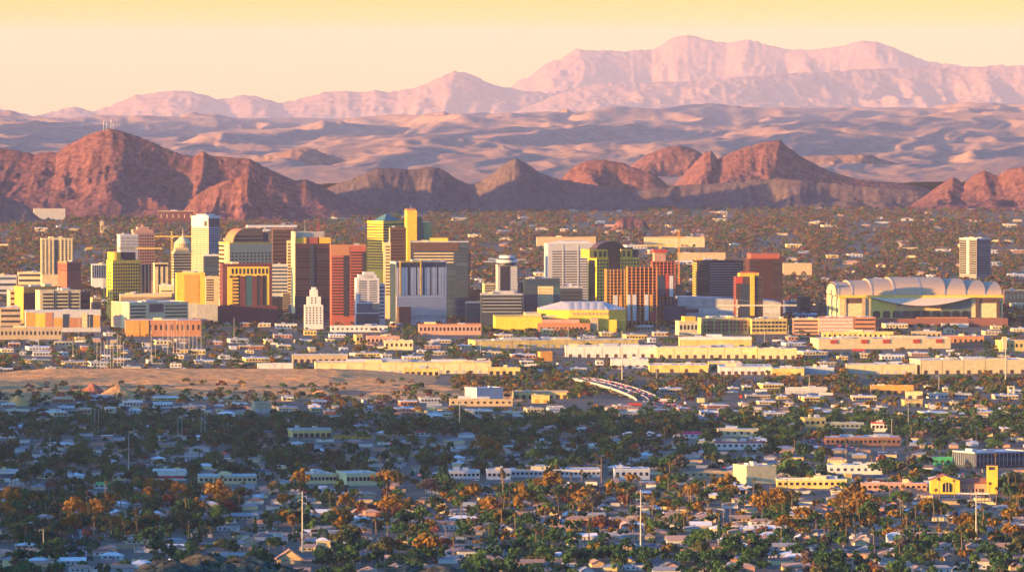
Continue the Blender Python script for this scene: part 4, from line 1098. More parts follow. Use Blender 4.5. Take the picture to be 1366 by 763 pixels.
B = low('louvred_block', 'beige block with a fine louvred upper front, behind the yellow-white stepped block', 160, 229, 393, 431, 0, BEIGE, cat='office block', d=40)
B.ribs('F', 34, 396, 405, TAN, 0.01, 0.99, 0.6, 'louvre')
B = low('ribboned_block', 'yellow-white block with ribbon windows and a darker brown left wall', 159, 251, 404, 438, 13, CREAM, cat='office block', th=24, d=60)
B.lbox('brown_wall', PINKB, 159, 172, 404.5, 436, 0.4)
for q in range(4):
    B.fbox('window_band', GL, 174, 194, 408 + q * 4.6, 410 + q * 4.6, 0.3); B.fbox('window_band', GL, 220, 249, 408 + q * 4.6, 410 + q * 4.6, 0.3)
B.fbox('glass_bay', GLB, 199, 218, 406, 417, 0.4)
B = low('brick_hall', 'low orange brick hall under the poles, in front of the ribbon-windowed block', 168, 268, 428, 449, 0, BRICK, cat='hall', d=50, wins=14)
B.fbox('corner_bay', ORANGE, 169, 198, 427, 448, 0.8)
B = low('far_office', 'pale ribbed block with dark stripes behind the left civic group', 122, 141, 353, 385, 0, WHITE, cat='office block', d=24); B.ribs('F', 6, 354, 371, GL, 0.1, 0.9, 2.0, 'window_strip')
B = low('far_office', 'yellow and white low block of the left background', 24, 63, 364, 392, 0, CREAM, cat='office block', d=30, bands=4)
B = low('far_office', 'long grey low block with white roof, right of the yellow and white low block', 64, 104, 366, 390, 0, GREY, cat='office block', d=30, bands=3)
B = low('far_office', 'blue-grey low block with an arched white face at the left edge', -4, 22, 368, 392, 0, PALEG, cat='office block', d=24, bands=3, wm=GLB)
# centre
low('pavilion', 'long white low pavilion in front of the white stepped hotel', 441, 517, 435.5, 443, 0, WHITE, d=20, cat='pavilion', wins=12)
low('tiled_hall', 'long tan low hall with a red roof edge, in front of the white hotel', 559, 642, 433, 447, 0, PINKB, BRICK, 30, 'hall', BRICK, wins=16)
low('yellow_block', 'small bright yellow block among trees below the white stepped hotel', 472, 484, 447, 459, 3, YELW, d=16, cat='small block', units=0, wins=2)
low('tan_range', 'low tan range with a pale roof, right of the small bright yellow block', 489, 533, 449, 461, 0, PINKB, d=24, cat='low block', wins=8)
low('white_workshop', 'white and yellow flat workshop above the long yellow warehouse', 513, 551, 455, 467, 0, CREAM, d=24, wins=6)
low('grey_shed', 'long shed with a grey roof and thin legs, left of centre by the river bed', 390, 464, 473.5, 484, 0, TAN, STEEL, 22, 'shed', STEEL, doors=9, dm=DARK, units=0)
low('long_warehouse', 'very long yellow warehouse standing along the river bed', 421, 656, 484, 499, 0, CREAM, d=44, doors=22, dm=GREY, units=8, par=YELW)
low('loading_shed', 'small yellow loading shed in front of the very long yellow warehouse', 539, 586, 492, 501, 0, YELW, d=16, doors=6, dm=DARK)
low('river_shed', 'low yellow shed at the right end of the very long yellow warehouse', 651, 694, 491, 500, 0, YELW, d=18, doors=5, dm=DARK)
low('arched_shed', 'white shed with pale roof at the left end of the very long warehouse', 344, 391, 486, 498, 0, WHITE, d=24, doors=6, dm=GLB, units=0)
low('ribbed_plant', 'grey ribbed plant building with a bright yellow left end', 624, 671, 518, 534, 12, PALEG, d=26, cat='plant building', th=30, units=1); 
low('tan_wall_block', 'long low tan block in front of the grey ribbed plant building', 600, 684, 533, 542, 0, TAN, d=16, wins=10)
low('tan_box', 'plain tan box building by the dark trees, left of centre', 338, 362, 537, 551, 2, TAN, d=18, units=0, doors=3)
low('depot', 'tan depot with a pale grey roof and open bays, beside parked yellow buses', 386, 442, 573, 584, 4, YELW, STEEL, 24, 'depot', STEEL, doors=7, dm=DARK)
low('small_red_roof_shop', 'small shop with a bright red roof among dark trees', 554, 573, 576, 582, 0, WHITE, REDP, 12, 'shop', REDP, wins=3, units=0)
# right of centre
low('yellow_warehouse', 'long yellow warehouse with a pale roof, below the skylit arena', 632, 853, 455, 465, 2, YELW, d=44, doors=18, units=7)
low('white_warehouse', 'long white warehouse in front of the yellow one, right of centre', 755, 876, 462.5, 477, 0, WHITE, d=40, doors=10, dm=BROWN, units=4)
low('cream_warehouse', 'long cream warehouse continuing right of the white warehouse', 877, 1011, 464, 478, 0, CREAM, d=36, doors=12, dm=BROWN, units=4)
B = low('raised_roof_warehouse', 'yellow warehouse with a raised white roof monitor, below the yellow condominiums', 907, 1003, 451, 466, 0, YELW, d=50, doors=8, dm=BROWN)
B.box('roof_monitor', WHITE, B.u(944), B.u(964), -10, 10, B.h + .13, B.h + 4); B.fbox('white_fascia', WHITE, 907, 1003, 449.5, 453.5, 0.9)
low('orange_box', 'orange box building among bushes, left of the tall slim mast', 719, 737, 470, 482, 2, ORANGE, d=16, units=0)
low('pale_warehouse', 'white warehouse at the river edge, right of the tall slim mast', 816, 865, 480, 492, 0, WHITE, d=34, doors=5, dm=BROWN)
low('river_warehouse', 'low bright yellow river warehouse with a broad pale roof', 867, 945, 487.5, 497, 0, YELW, d=60, doors=4, dm=BROWN)
low('river_warehouse', 'small yellow warehouse joined right of the bright yellow river warehouse', 946, 989, 484, 494, 0, YELW, d=40, doors=4, dm=BROWN)
low('grey_roof_warehouse', 'white warehouse with a wide blue-grey roof above the golden bushes', 960, 1030, 489, 500, 0, WHITE, STEEL, 60, 'warehouse', STEEL, doors=8, dm=BROWN)
low('vivid_warehouse', 'vivid yellow fronted warehouse at the right river edge', 1031, 1073, 492, 501, 0, YELW, d=50, doors=3, dm=ORANGE)
low('grey_warehouse', 'low grey warehouse right of the vivid yellow one', 1074, 1113, 491, 500, 0, PALEG, d=40, doors=4)
low('tan_depot', 'long low tan roofed depot left of the bridge', 685, 758, 523, 532, 0, YELW, ROOFG, 30, 'depot', TAN, doors=8, dm=BROWN)
low('yellow_depot', 'small yellow depot left of the bridge foot', 710, 733, 528, 538, 0, YELW, d=16, cat='depot', doors=2, dm=ORANGE)
# condominiums
B = low('condominium', 'yellow-white stepped condominium, leftmost of the yellow flats below the arena hall', 903, 931, 429, 447, 3, CREAM, d=24, cat='apartments', wins=5)
B.box('tower_block', YEL, B.u(914), B.u(929), -8, B.d / 2 - 1, B.h + .14, B.z(422.5))
B = low('condominium', 'orange-yellow condominium with brown bays, middle of the yellow flats', 934, 1000, 425, 446, 3, YELW, d=30, cat='apartments', units=5)
for a in (945, 955, 965, 975, 985): B.fbox('bay', BRICK, a, a + 5.5, 426.5, 444, 1.5)
for r in range(3):
    for q in range(12): B.fbox('window', GL, 939 + q * 5.0, 941.2 + q * 5.0, 429 + r * 5, 431.6 + r * 5, 1.8)
B = low('condominium', 'yellow condominium with dark square windows, rightmost of the yellow flats', 1001, 1050, 426, 446, 2, YELW, d=30, cat='apartments', units=4)
for r in range(3):
    for q in range(9): B.fbox('window', GL, 1004 + q * 5.1, 1007 + q * 5.1, 429 + r * 5, 432 + r * 5, 0.4)
# garages and mall by the stadium
low('parking_garage', 'brown open garage with yellow top deck, left of the stadium base', 1058, 1092, 426, 446, 0, PINKB, d=40, cat='parking garage', bands=4, wm=DARK, par=YELW)
low('parking_garage', 'pale banded open garage in front of the stadium', 1093, 1139, 424, 447, 0, PINKB, d=40, cat='parking garage', bands=5, wm=PALEG, par=BRICK)
low('parking_garage', 'short brick garage stair block in front of the stadium, right of the pale banded garage', 1140, 1168, 424, 447, 0, BRICK, d=30, cat='parking garage', bands=4, wm=DARK)
B = low('mall', 'long pale yellow hall with five red panels on its front', 1090, 1269, 452.5, 466, 2, CREAM, d=50, cat='hall', units=8)
for a in (1108, 1149, 1178, 1218.5, 1249): B.fbox('red_panel', REDP, a, a + 9, 453.5, 458.5, 0.7)
low('yellow_terrace', 'long low yellow terrace behind the hall with red panels', 1097, 1192, 443.5, 453, 0, YELW, d=24, wins=14)
low('brick_terrace', 'brick low hall right of the hall with red panels', 1257, 1313, 449, 462, 0, BRICK, d=30, wins=8, cat='hall')
low('tan_terrace', 'tan low hall below the stadium entrance', 1217, 1256, 443, 452, 0, TAN, d=24, wins=6, cat='hall')
B = low('church_hall', 'yellow-white hall with a pale stair tower at the right edge', 1332, 1372, 455, 469, 3, YELW, d=30, cat='hall', wins=6)
B.box('stair_tower', CREAM, B.u(1337), B.u(1343), -B.d / 2 - 3, -B.d / 2 - .3, 0, B.z(449))
low('pale_river_block', 'cream low block left of the tall round trees by the river', 1013, 1063, 465.5, 479, 0, CREAM, d=30, doors=5, dm=BROWN)
low('wide_warehouse', 'wide yellow and grey warehouse at the right edge of the river', 1226, 1372, 481, 499, 2, CREAM, d=60, doors=10, dm=BROWN, units=5)
low('flat_warehouse', 'flat pale warehouse between two tree groups right of the river', 1130, 1224, 487, 499, 0, BEIGE, d=40, doors=8, dm=GREY, units=4)
low('orange_long_shed', 'long orange shed above the dark parking yard at the right', 1162, 1219, 515, 526, 0, ORANGE, d=18, doors=6, dm=BROWN, units=1)
low('cream_shop', 'small cream gable shop right of the long orange shed', 1209, 1231, 523.5, 533, 0, CREAM, BRICK, 16, 'shop', doors=2, dm=GLB, units=0)
low('grey_flat_shed', 'grey flat shed with a white roof, left part of the right yard', 1049, 1104, 518, 526, 0, PALEG, d=22, doors=6, dm=GREY)
low('tan_hip_shed', 'tan low shed right of the dark round trees in the right yard', 1205, 1231, 534, 543, 2, YELW, ROOFG, 16, 'shed', TAN, doors=2, dm=BROWN, units=0)
low('yellow_store', 'yellow store with a flat pale roof, right middle distance', 1071, 1102, 558, 571, 3, YELW, d=20, cat='store', wins=4)
low('long_store', 'long cream store right of the yellow store', 1103, 1153, 565, 572, 0, CREAM, d=18, cat='store', wins=8)
low('red_trim_store', 'white store with a red roof edge, right middle distance', 1163, 1184, 564, 576, 0, WHITE, BRICK, 16, 'store', REDP, wins=4)
low('brick_school', 'long red brick school with a pale roof at the right', 1102, 1202, 584, 595, 0, BRICK, d=36, cat='school', wins=16, units=4)
low('white_store', 'long white flat store above the golden trees at the right', 1105, 1178, 621, 633, 0, WHITE, d=30, cat='store', wins=8, wm=GLB, units=4)
low('magenta_shop', 'small shop with a magenta roof band, right of centre', 912, 936, 578, 585, 0, WHITE, MAROON, 14, 'shop', mat('magenta_fascia', (0.5, 0.02, 0.16), var=0.05), wins=3, units=0)
low('white_market', 'white market building with blue edge, right of the magenta roofed shop', 958, 1012, 573, 583, 0, CREAM, d=26, cat='market', wins=6, units=3)
low('red_awning_shop', 'white shop with red awnings, right of centre behind dark trees', 955, 1018, 590, 600, 0, WHITE, d=20, cat='shop', par=REDP, wins=8)
B = low('green_shop', 'low shop with a bright green front near the grey frame building', 1246, 1277, 611, 621, 0, mat('green_paint', (0.04, 0.30, 0.12), var=0.06), d=14, cat='shop', wins=4, units=0)
B = low('frame_building', 'grey unfinished two-storey building wrapped in scaffolding at the right edge', 1275, 1372, 604, 625, 26, DARKB, ROOFW, 40, 'unfinished building', PALEG, bands=2, th=30)
B.ribs('L', 12, 605, 622, PALEG, 0.02, 0.98, 0.4, 'scaffold_pole'); B.ribs('F', 14, 605, 622, STEEL, 0.02, 0.98, 0.35, 'scaffold_pole')
low('cream_big_store', 'tall cream windowless store left of the golden palms at the right', 988, 1036, 622, 646, 8, CREAM, d=34, cat='store', th=20, units=3)
low('yellow_long_wall_store', 'long low yellow store right of the tall cream store', 1037, 1130, 640, 652, 0, YELW, ROOFW, 26, 'store', CREAM, wins=12, units=4)
low('yellow_cube', 'small yellow cube of a building behind the golden palms', 1125, 1137, 633, 645, 3, YELW, d=10, cat='small block', units=0)
low('pink_long_hall', 'long pink-tan hall left of the mission style church', 1150, 1237, 645, 655, 0, PINKB, d=18, cat='hall', wins=12, units=2)
low('school_wing', 'long low white school wing with a pink-white roof, centre', 682, 801, 627, 637, 0, WHITE, mat('pinkish_roof', (0.58, 0.49, 0.47), var=0.06), 34, 'school', wins=20, units=4)
low('school_wing', 'white school wing with a bare end wall, right of the centre', 820, 867, 626, 640, 0, WHITE, MATS['pinkish_roof'], 34, 'school', wins=6)
low('tan_long_wall', 'long tan garden hall right of the white school wings', 912, 987, 630, 637, 0, TAN, d=10, cat='hall', units=0, wins=8)
low('apartments', 'pinkish white roofed apartments, left one of the pair left of centre', 406, 449, 633, 646, 2, CREAM, MATS['pinkish_roof'], 40, 'apartments', wins=8)
low('apartments', 'pinkish white roofed apartments, right one of the pair left of centre', 460, 505, 632, 648, 2, CREAM, MATS['pinkish_roof'], 44, 'apartments', wins=8)
low('white_flats', 'pale flat roofed block among dark trees, just left of the white school wing', 600, 640, 629, 639, 0, WHITE, MATS['pinkish_roof'], 30, 'flats', wins=7)
low('white_flats', 'pale flat roofed block touching the left end of the white school wing', 650, 681, 628, 640, 0, WHITE, MATS['pinkish_roof'], 30, 'flats', wins=5)
B = low('red_stripe_store', 'white windowless store with a red stripe along its foot, left', 200, 248, 628, 641, 0, WHITE, d=28, cat='store', units=1)
B.fbox('red_stripe', REDP, 200.3, 247.7, 634.5, 638, 0.2)
low('grey_roof_school', 'long low school with a blue-grey roof, right of the red striped store', 265, 342, 635, 646, 0, BEIGE, STEEL, 30, 'school', STEEL, wins=12)
low('left_edge_school', 'white low building with a dark window band at the left edge', -6, 24, 628, 643, 0, WHITE, STEEL, 24, 'school', STEEL, bands=1, wm=GLB)
low('green_awning_shop', 'small white shop with a vivid green awning among trees at the left', 125, 146, 645, 652, 0, WHITE, d=12, cat='shop', par=mat('vivid_green', (0.03, 0.5, 0.10), var=0.05), wins=3, units=0)

# mission style church
def church():
    Y = Yg(659)
    B = Bld('church', 'yellow mission style church with a square bell tower and brown roof', 1242, 1281, 641, Y, 0, 8, d=26, cat='church', wall=YEL)
    u, z, d = B.u, B.z, B.d / 2
    MB().extrude_y([(u(1241), B.h), (u(1282), B.h), (u(1261), z(634.5))], -d - 0.5, d).build('gable', YEL, B.root)
    m = MB(); m.extrude_y([(u(1240), B.h - .1), (u(1240.6), B.h - .3), (u(1261), z(634.5) + .02), (u(1261), z(634) + .5)], -d + 0.5, d + 0.3); m.extrude_y([(u(1283), B.h - .1), (u(1261), z(634) + .5), (u(1261), z(634.5) + .02), (u(1282.4), B.h - .3)], -d + .5, d + .3); m.build('roof', mat('clay_tile', (0.25, 0.10, 0.06), var=0.15, scale=0.9), B.root)
    MB().extrude_y([(u(1258), z(656)), (u(1270), z(656)), (u(1270), z(646)), (u(1267), z(643.5)), (u(1264), z(643)), (u(1261), z(643.5)), (u(1258), z(646))], -d - 0.5, -d + 0.2).build('arched_window', GL, B.root)
    for a in (1262, 1266): B.fbox('mullion', CREAM, a, a + 0.7, 643.5, 656, 0.8)
    nave = B.box('nave', PINKB, B.w / 2 + 0.02, u(1317), -d + 6, d, 0, z(645))
    MB().extrude_x([(-d + 5, z(645) - .1), (d + 1, z(645) - .1), (3, z(638))], B.w / 2 + 0.02, u(1317)).build('nave_roof', MATS['clay_tile'], B.root)
    for q in range(7): B.box('nave_window', GL, u(1285 + q * 4.4), u(1286.8 + q * 4.4), -d + 5.85, -d + 6.3, 1.5, 4.5)
    xa, xb = u(1317.5), u(1331.5)
    t = B.box('bell_tower', YEL, xa, xb, -d + 2, -d + 2 + (xb - xa), 0, z(627))
    for (a, b) in ((xa, xa + 1.4), (xb - 1.4, xb)):
        for (c, e) in ((-d + 2, -d + 3.4), (-d + 0.6 + (xb - xa), -d + 2 + (xb - xa))):
            B.box('belfry_post', YEL, a, b, c, e, z(627) + .01, z(622.5))
    B.box('belfry_roof', YEL, xa - .4, xb + .4, -d + 1.6, -d + 2.4 + (xb - xa), z(622.5) + .01, z(621.3))
    MB().prism([(xa - .6, -d + 1.4), (xb + .6, -d + 1.4), (xb + .6, -d + 2.6 + (xb - xa)), (xa - .6, -d + 2.6 + (xb - xa))], z(621.3) + .01, z(619.6), 0, [((xa + xb) / 2 - .3, -d + 2 + (xb - xa) / 2 - .3), ((xa + xb) / 2 + .3, -d + 2 + (xb - xa) / 2 - .3), ((xa + xb) / 2 + .3, -d + 2 + (xb - xa) / 2 + .3), ((xa + xb) / 2 - .3, -d + 2 + (xb - xa) / 2 + .3)]).build('belfry_cap', MATS['clay_tile'], B.root)
    B.box('forecourt_wall', WHITE, u(1276), u(1321), -d - 8, -d - 7.4, 0, 1.8)
    HERO.append((1240, 1334, 620, 659))
church()

# concrete frame tower and white billboard
def small_things():
    Y = Yg(530); b = pt(1348.5, 530, Y)
    r = empty('frame_tower', (b.x, Y, G(b.x, Y))); tag(r, 'open square concrete frame tower at the right edge above the yards', 'tower')
    k = Y / FPX; h = 15 * k
    for sx in (-1, 1):
        for sy in (-1, 1): MB().box(sx * 3 - .6, sx * 3 + .6, sy * 3 - .6, sy * 3 + .6, 0, h - 1).build('post', CREAM, r)
    MB().box(-3.8, 3.8, -3.8, 3.8, h - .98, h).build('top_slab', CREAM, r); MB().box(-3, 3, -3, 3, h * .4, h * .4 + .8).build('middle_slab', CREAM, r)
    Y = Yg(482); b = pt(470, 482, Y)
    r = empty('billboard', (b.x, Y, G(b.x, Y))); tag(r, 'blank white billboard on posts beside the grey roofed shed', 'billboard')
    MB().box(-4, 4, -.3, .3, 7, 10.5).build('board', WHITE, r)
    for s in (-2.5, 2.5): MB().box(s - .2, s + .2, -.2, .2, 0, 6.98).build('post', STEEL, r)
small_things()

# gable house in the foreground
def gable_house():
    Y = Yg(752)
    B = Bld('gable_house', 'tan stucco house with lit front gable and brown tile roofs, beside left white pole', 370, 402, 746, Y, 0, 10, d=15, cat='house', wall=mat('stucco_gold', (0.52, 0.36, 0.16), var=0.06))
    T = mat('brown_tile', (0.33, 0.19, 0.13), var=0.14, scale=1.2); u, z, d = B.u, B.z, B.d / 2
    MB().extrude_y([(u(369), B.h - .05), (u(403), B.h - .05), (u(386), z(733.5))], -d, d).build('gable', MATS['stucco_gold'], B.root)
    m = MB(); apex = (u(386), z(732.6))
    m.extrude_y([(u(366.5), B.h - .5), (u(386), z(733.4)), apex, (u(366.5), B.h)], -d - .8, d + .5)
    m.extrude_y([(u(386), z(733.4)), (u(405.5), B.h - .5), (u(405.5), B.h), apex], -d - .8, d + .5); m.build('roof', T, B.root)
    B.box('garage_wing', PINKB, B.w / 2 + .02, u(418), -d - 3, d - 2, 0, z(748)); MB().extrude_x([(-d - 4, z(748) - .05), (d - 1.5, z(748) - .05), (0, z(743.5))], B.w / 2 - 1, u(419)).build('wing_roof', T, B.root)
    B.box('solar_panel', GLB, u(376), u(400), -d - 7, -d - 1.2, 2.6, 2.8); B.box('porch_wall', TAN, u(374), u(402), -d - 7, -d - 1.0, 0, 2.58)
    B.fbox('window', GL, 379, 384, 746.5, 749.5, .1); B.fbox('door', BROWN, 389, 391.5, 746.5, 752, .1)
    HERO.append((364, 420, 732, 757))
gable_house()
# ------------------------------------------------------------------ roads, river bank, dirt
def strip(name, pts, width, m, dz=0.15, kind='structure', off=0.0):
    """flat ribbon over the plain along ground points"""
    v = []; f = []
    P = []
    for a, b in zip(pts[:-1], pts[1:]):
        n = max(1, int((Vector(b) - Vector(a)).length / 25))
        P += [Vector(a).lerp(Vector(b), i / n) for i in range(n)]
    P.append(Vector(pts[-1]))
    for i, p in enumerate(P):
        t = (P[min(i + 1, len(P) - 1)] - P[max(i - 1, 0)]).normalized(); nrm = Vector((-t.y, t.x))
        for s in (-1, 1):
            q = p + nrm * (off + s * width / 2); v.append((q.x, q.y, G(q.x, q.y) + dz))
    f = [(2 * i, 2 * i + 1, 2 * i + 3, 2 * i + 2) for i in range(len(P) - 1)]
    return tag(link(name, mesh_np(name, v, f, m)), kind=kind)

ASPH = mat('asphalt', (0.062, 0.060, 0.060), var=0.15, scale=0.15)
KERB = mat('kerb_concrete', (0.42, 0.40, 0.37), var=0.08)
PAINT = mat('road_paint', (0.72, 0.70, 0.62), var=0.05)
def gp(px, py):
    Y = Yg(py); return (X(px, Y), Y)
def road(pts, w):
    strip('road', pts, w, ASPH, 0.12)
    for s in (-1, 1):
        strip('kerb', pts, 1.6, KERB, 0.27, off=s * (w / 2 + 0.8))
        strip('road_marking', pts, 0.25, PAINT, 0.16, off=s * (w / 2 - 0.7))
    strip('road_marking', pts, 0.3, PAINT, 0.165)
AVENUE = [gp(1140, 602), gp(1010, 572), gp(962, 560), gp(905, 545), gp(862, 534)]
road(AVENUE, 26)
road([gp(84, 655), gp(90, 690), gp(96, 716), gp(102, 742)], 13)
road([gp(-80, 640), gp(400, 651), gp(860, 641), gp(1250, 662), gp(1500, 668)], 14)
road([gp(-60, 590), gp(300, 583), gp(700, 586), gp(1100, 598), gp(1440, 606)], 16)
road([gp(-60, 470), gp(400, 470), gp(900, 472), gp(1440, 474)], 18)

DIRT = rock_mat('river_bank_dirt', (0.40, 0.19, 0.07), (0.62, 0.31, 0.11), (0.70, 0.40, 0.17), 1.6)
def bank_z(x, y):
    y0 = Yg(514) + (fbm(x / 90, x * 0 + .5, 3, 3) - .5) * 60
    t = np.clip((y - y0) / 150, 0, 1)
    e = np.clip(np.minimum(x - X(-70, 9300), X(590, 9300) - x) / 120, 0, 1)
    h = 8.5 * t * t * (3 - 2 * t) + 1.6 * np.sin((y - y0) / 42) * np.clip(t * 4, 0, 1)
    back = np.clip((y0 + 330 - y) / 60, 0, 1)
    return G(x, y) + (h * back + (fbm(x / 14, y / 14, 4, 4) - .5) * 2.6) * e - 0.4
tag(link('river_bank', grid_mesh('river_bank', np.arange(X(-70, 9300), X(590, 9300), 4), np.arange(Yg(517) - 20, Yg(517) + 420, 4), bank_z, DIRT)), kind='structure')
def river_z(x, y):
    e = np.clip((y - Yg(536)) / 60, 0, 1) * np.clip((Yg(512) - y) / 40, 0, 1)
    return G(x, y) + ((fbm(x / 45, y / 45, 14, 4) - .42) * 7 + (ridged(x / 16, y / 16, 16, 3) - .5) * 2.2) * e - 0.3
tag(link('river_bed', grid_mesh('river_bed', np.arange(X(-70, 9300), X(700, 9300), 4.5), np.arange(Yg(538), Yg(510), 4.5), river_z, DIRT)), kind='structure')
def mound(name, label, px, pyt, pyb, half, m, ridge=0.0, seed=0):
    Y = Yg(pyb); k = Y / FPX; h = (pyb - pyt) * k; w = half * k
    xs = np.linspace(-w, w, 46); ys = np.linspace(-w * .8, w * .8, 36)
    def z(x, y):
        r = np.sqrt((x / w) ** 2 + (y / (w * .8)) ** 2)
        return h * np.clip(1 - r, 0, 1) ** 0.95 + (ridged(x / 5, y / 5, seed, 3) - .5) * 1.5 * np.clip(1.2 - r, 0, 1) - .3
    o = link(name, grid_mesh(name, xs, ys, z, m, smooth=False), None, (X(px, Y), Y, G(X(px, Y), Y)))
    tag(o, label, 'dirt pile')
REDD = rock_mat('red_dirt', (0.22, 0.075, 0.045), (0.32, 0.115, 0.07), (0.38, 0.16, 0.10), 5)
YELD = rock_mat('yellow_sand', (0.36, 0.22, 0.07), (0.46, 0.30, 0.10), (0.52, 0.36, 0.15), 5)
mound('dirt_pile', 'pointed red dirt pile beside the tan heap on the river bed', 123, 510, 531, 27, REDD, seed=2)
mound('dirt_pile', 'broad tan gravel heap right of the pointed red dirt pile', 157, 512, 532, 34, DIRT, seed=5)
mound('dirt_pile', 'low yellow sand heap at the left end of the river bed', 23, 527, 541, 22, YELD, seed=8)
mound('dirt_pile', 'small sandy heap in the middle of the river bed', 430, 519, 529, 26, DIRT, seed=9)

# bridge over the river
def bridge():
    a = Vector((*gp(866, 535), 0)); b = Vector((*gp(762, 508), 0))
    d = b - a; L_ = d.length; ang = math.atan2(d.y, d.x)
    r = empty('road_bridge', (a.x, a.y, G(a.x, a.y)), ang); tag(r, 'long road bridge with pale railings carrying traffic over the river, right of centre', 'bridge')
    m = MB(); n = 30; prev = None
    def hz(t): return 1.0 + 6.0 * math.sin(math.pi * min(1, max(0, t))) ** 0.5
    D = MB(); A = MB(); B_ = MB(); S = MB()
    for i in range(n):
        t0, t1 = i / n, (i + 1) / n; x0, x1 = t0 * L_, t1 * L_; z0, z1 = hz(t0), hz(t1)
        for mb, y0, y1, o0, o1 in ((D, -13, 13, -1.4, 0), (A, 13.02, 13.5, -1.6, .9), (B_, -13.5, -13.02, -1.6, .9), (S, -.4, .4, 0.01, .8)):
            mb.v += [(x0, y0, z0 + o0), (x1, y0, z1 + o0), (x1, y1, z1 + o0), (x0, y1, z0 + o0), (x0, y0, z0 + o1), (x1, y0, z1 + o1), (x1, y1, z1 + o1), (x0, y1, z0 + o1)]
            k = len(mb.v) - 8
            for q in ((3, 2, 1, 0), (4, 5, 6, 7), (0, 1, 5, 4), (2, 3, 7, 6)): mb.f.append(tuple(k + e for e in q)); mb.m.append(0)
    D.build('deck', ASPH, r); A.build('railing', GREY, r); B_.build('railing', GREY, r); S.build('median', GREY, r)
    for i in range(7):
        t = (i + 1) / 8
        MB().box(t * L_ - 1, t * L_ + 1, -11, 11, -2, hz(t) - 1.42).build('pier', TAN, r)
    return a, d.normalized(), L_, hz, ang
BR = bridge()
HERO.append((745, 870, 500, 538))

# ------------------------------------------------------------------ vehicles (a few pixels long each: one mesh with body, glass, wheels, lights)
TAIL = mat('tail_light_on', (1.0, 0.05, 0.03), emit=2.2)
TYRE = mat('tyre_rubber', (0.03, 0.03, 0.03), rough=0.9)
CARC = {'white': mat('white_car_paint', (0.70, 0.70, 0.70), rough=0.35, var=0.02), 'silver': mat('silver_car_paint', (0.40, 0.41, 0.43), rough=0.3, var=0.02, metal=0.4),
        'black': mat('black_car_paint', (0.025, 0.025, 0.03), rough=0.3, var=0.02), 'red': mat('red_car_paint', (0.42, 0.03, 0.03), rough=0.35, var=0.02),
        'blue': mat('blue_car_paint', (0.05, 0.10, 0.28), rough=0.35, var=0.02)}
def car_mesh(col):
    m = MB()
    body = [(-2.2, .35), (2.2, .35), (2.25, .8), (1.2, .95), (-1.3, 1.0), (-2.2, .95)]
    m.extrude_y(body, -.88, .88, 0)
    m.extrude_y([(-1.9, .97), (1.0, .94), (.35, 1.45), (-1.4, 1.47)], -.78, .78, 1)
    m.box(-1.35, .3, -.72, .72, 1.44, 1.52, 0)
    for x in (-1.4, 1.4):
        for y in (-.9, .72): m.tube((x, y, .33), (x, y + .18, .33), .33, n=8, m=2)
    for y in (-.8, .42): m.box(-2.26, -2.19, y, y + .38, .62, .9, 3)
    return m.mesh('car', [CARC[col], GL, TYRE, TAIL])
CARM = {c: car_mesh(c) for c in CARC}
def car(x, y, z, rz, group, col=None):
    col = col or random.choices(list(CARC), [5, 4, 3, 2, 2])[0]
    o = link('car', CARM[col], None, (x, y, z), rz); o['group'] = group; o['category'] = 'car'
    LATER.append((o, col + ' car', colof(x, y), rowof(y, z)))
    return o
a, dn, L_, hzf, ang = BR
for lane in (-9.5, -6, -2.6, 2.6, 6, 9.5):
    s = 10.0
    while s < L_ - 10:
        s += random.uniform(16, 80 if lane > 0 else 110)
        if s > L_ - 6: break
        nx, ny = -dn.y, dn.x
        car(a.x + dn.x * s + nx * lane, a.y + dn.y * s + ny * lane, G(0, a.y) + hzf(s / L_) + .02, ang if lane < 0 else ang + math.pi, 'cars in traffic on the bridge and avenue')
for p, q in zip(AVENUE[:-1], AVENUE[1:]):
    p, q = Vector(p), Vector(q); d = q - p; t = d.normalized(); n_ = Vector((-t.y, t.x)); an = math.atan2(d.y, d.x)
    for lane in (-10, -6.6, -3.2, 3.2, 6.6, 10):
        s = random.uniform(0, 20)
        while s < d.length:
            c = p + t * s + n_ * lane
            car(c.x, c.y, G(c.x, c.y) + .2, an if lane < 0 else an + math.pi, 'cars in traffic on the bridge and avenue')
            s += random.uniform(22, 95)

# ------------------------------------------------------------------ keeping things apart
OCC = {}
def free(x, y, r):
    c = 30.0; i, j = int(x // c), int(y // c)
    for a_ in range(i - 1, i + 2):
        for b_ in range(j - 1, j + 2):
            for (px_, py_, pr) in OCC.get((a_, b_), ()):
                if (px_ - x) ** 2 + (py_ - y) ** 2 < (pr + r) ** 2: return False
    return True
def take(x, y, r):
    OCC.setdefault((int(x // 30), int(y // 30)), []).append((x, y, r))
def in_hero(px, py, front=4.0, pad=2.0, dense=False):
    """true where something standing at that foot point would stand in, or hide, a building given by hand"""
    for (a_, b_, t_, f_) in HERO:
        if a_ - pad < px < b_ + pad and f_ - 3.5 < py < f_ + front: return True
    return False
ROADS = []
for o in COL.objects:
    if o.name.split('.')[0] == 'road':
        co = np.empty(len(o.data.vertices) * 3, np.float32); o.data.vertices.foreach_get('co', co); ROADS.append(co.reshape(-1, 3)[:, :2])
ROADP = np.concatenate(ROADS)
def on_road(x, y, r=9.0):
    return bool((((ROADP - (x, y)) ** 2).sum(1) < (r + 11) ** 2).any())

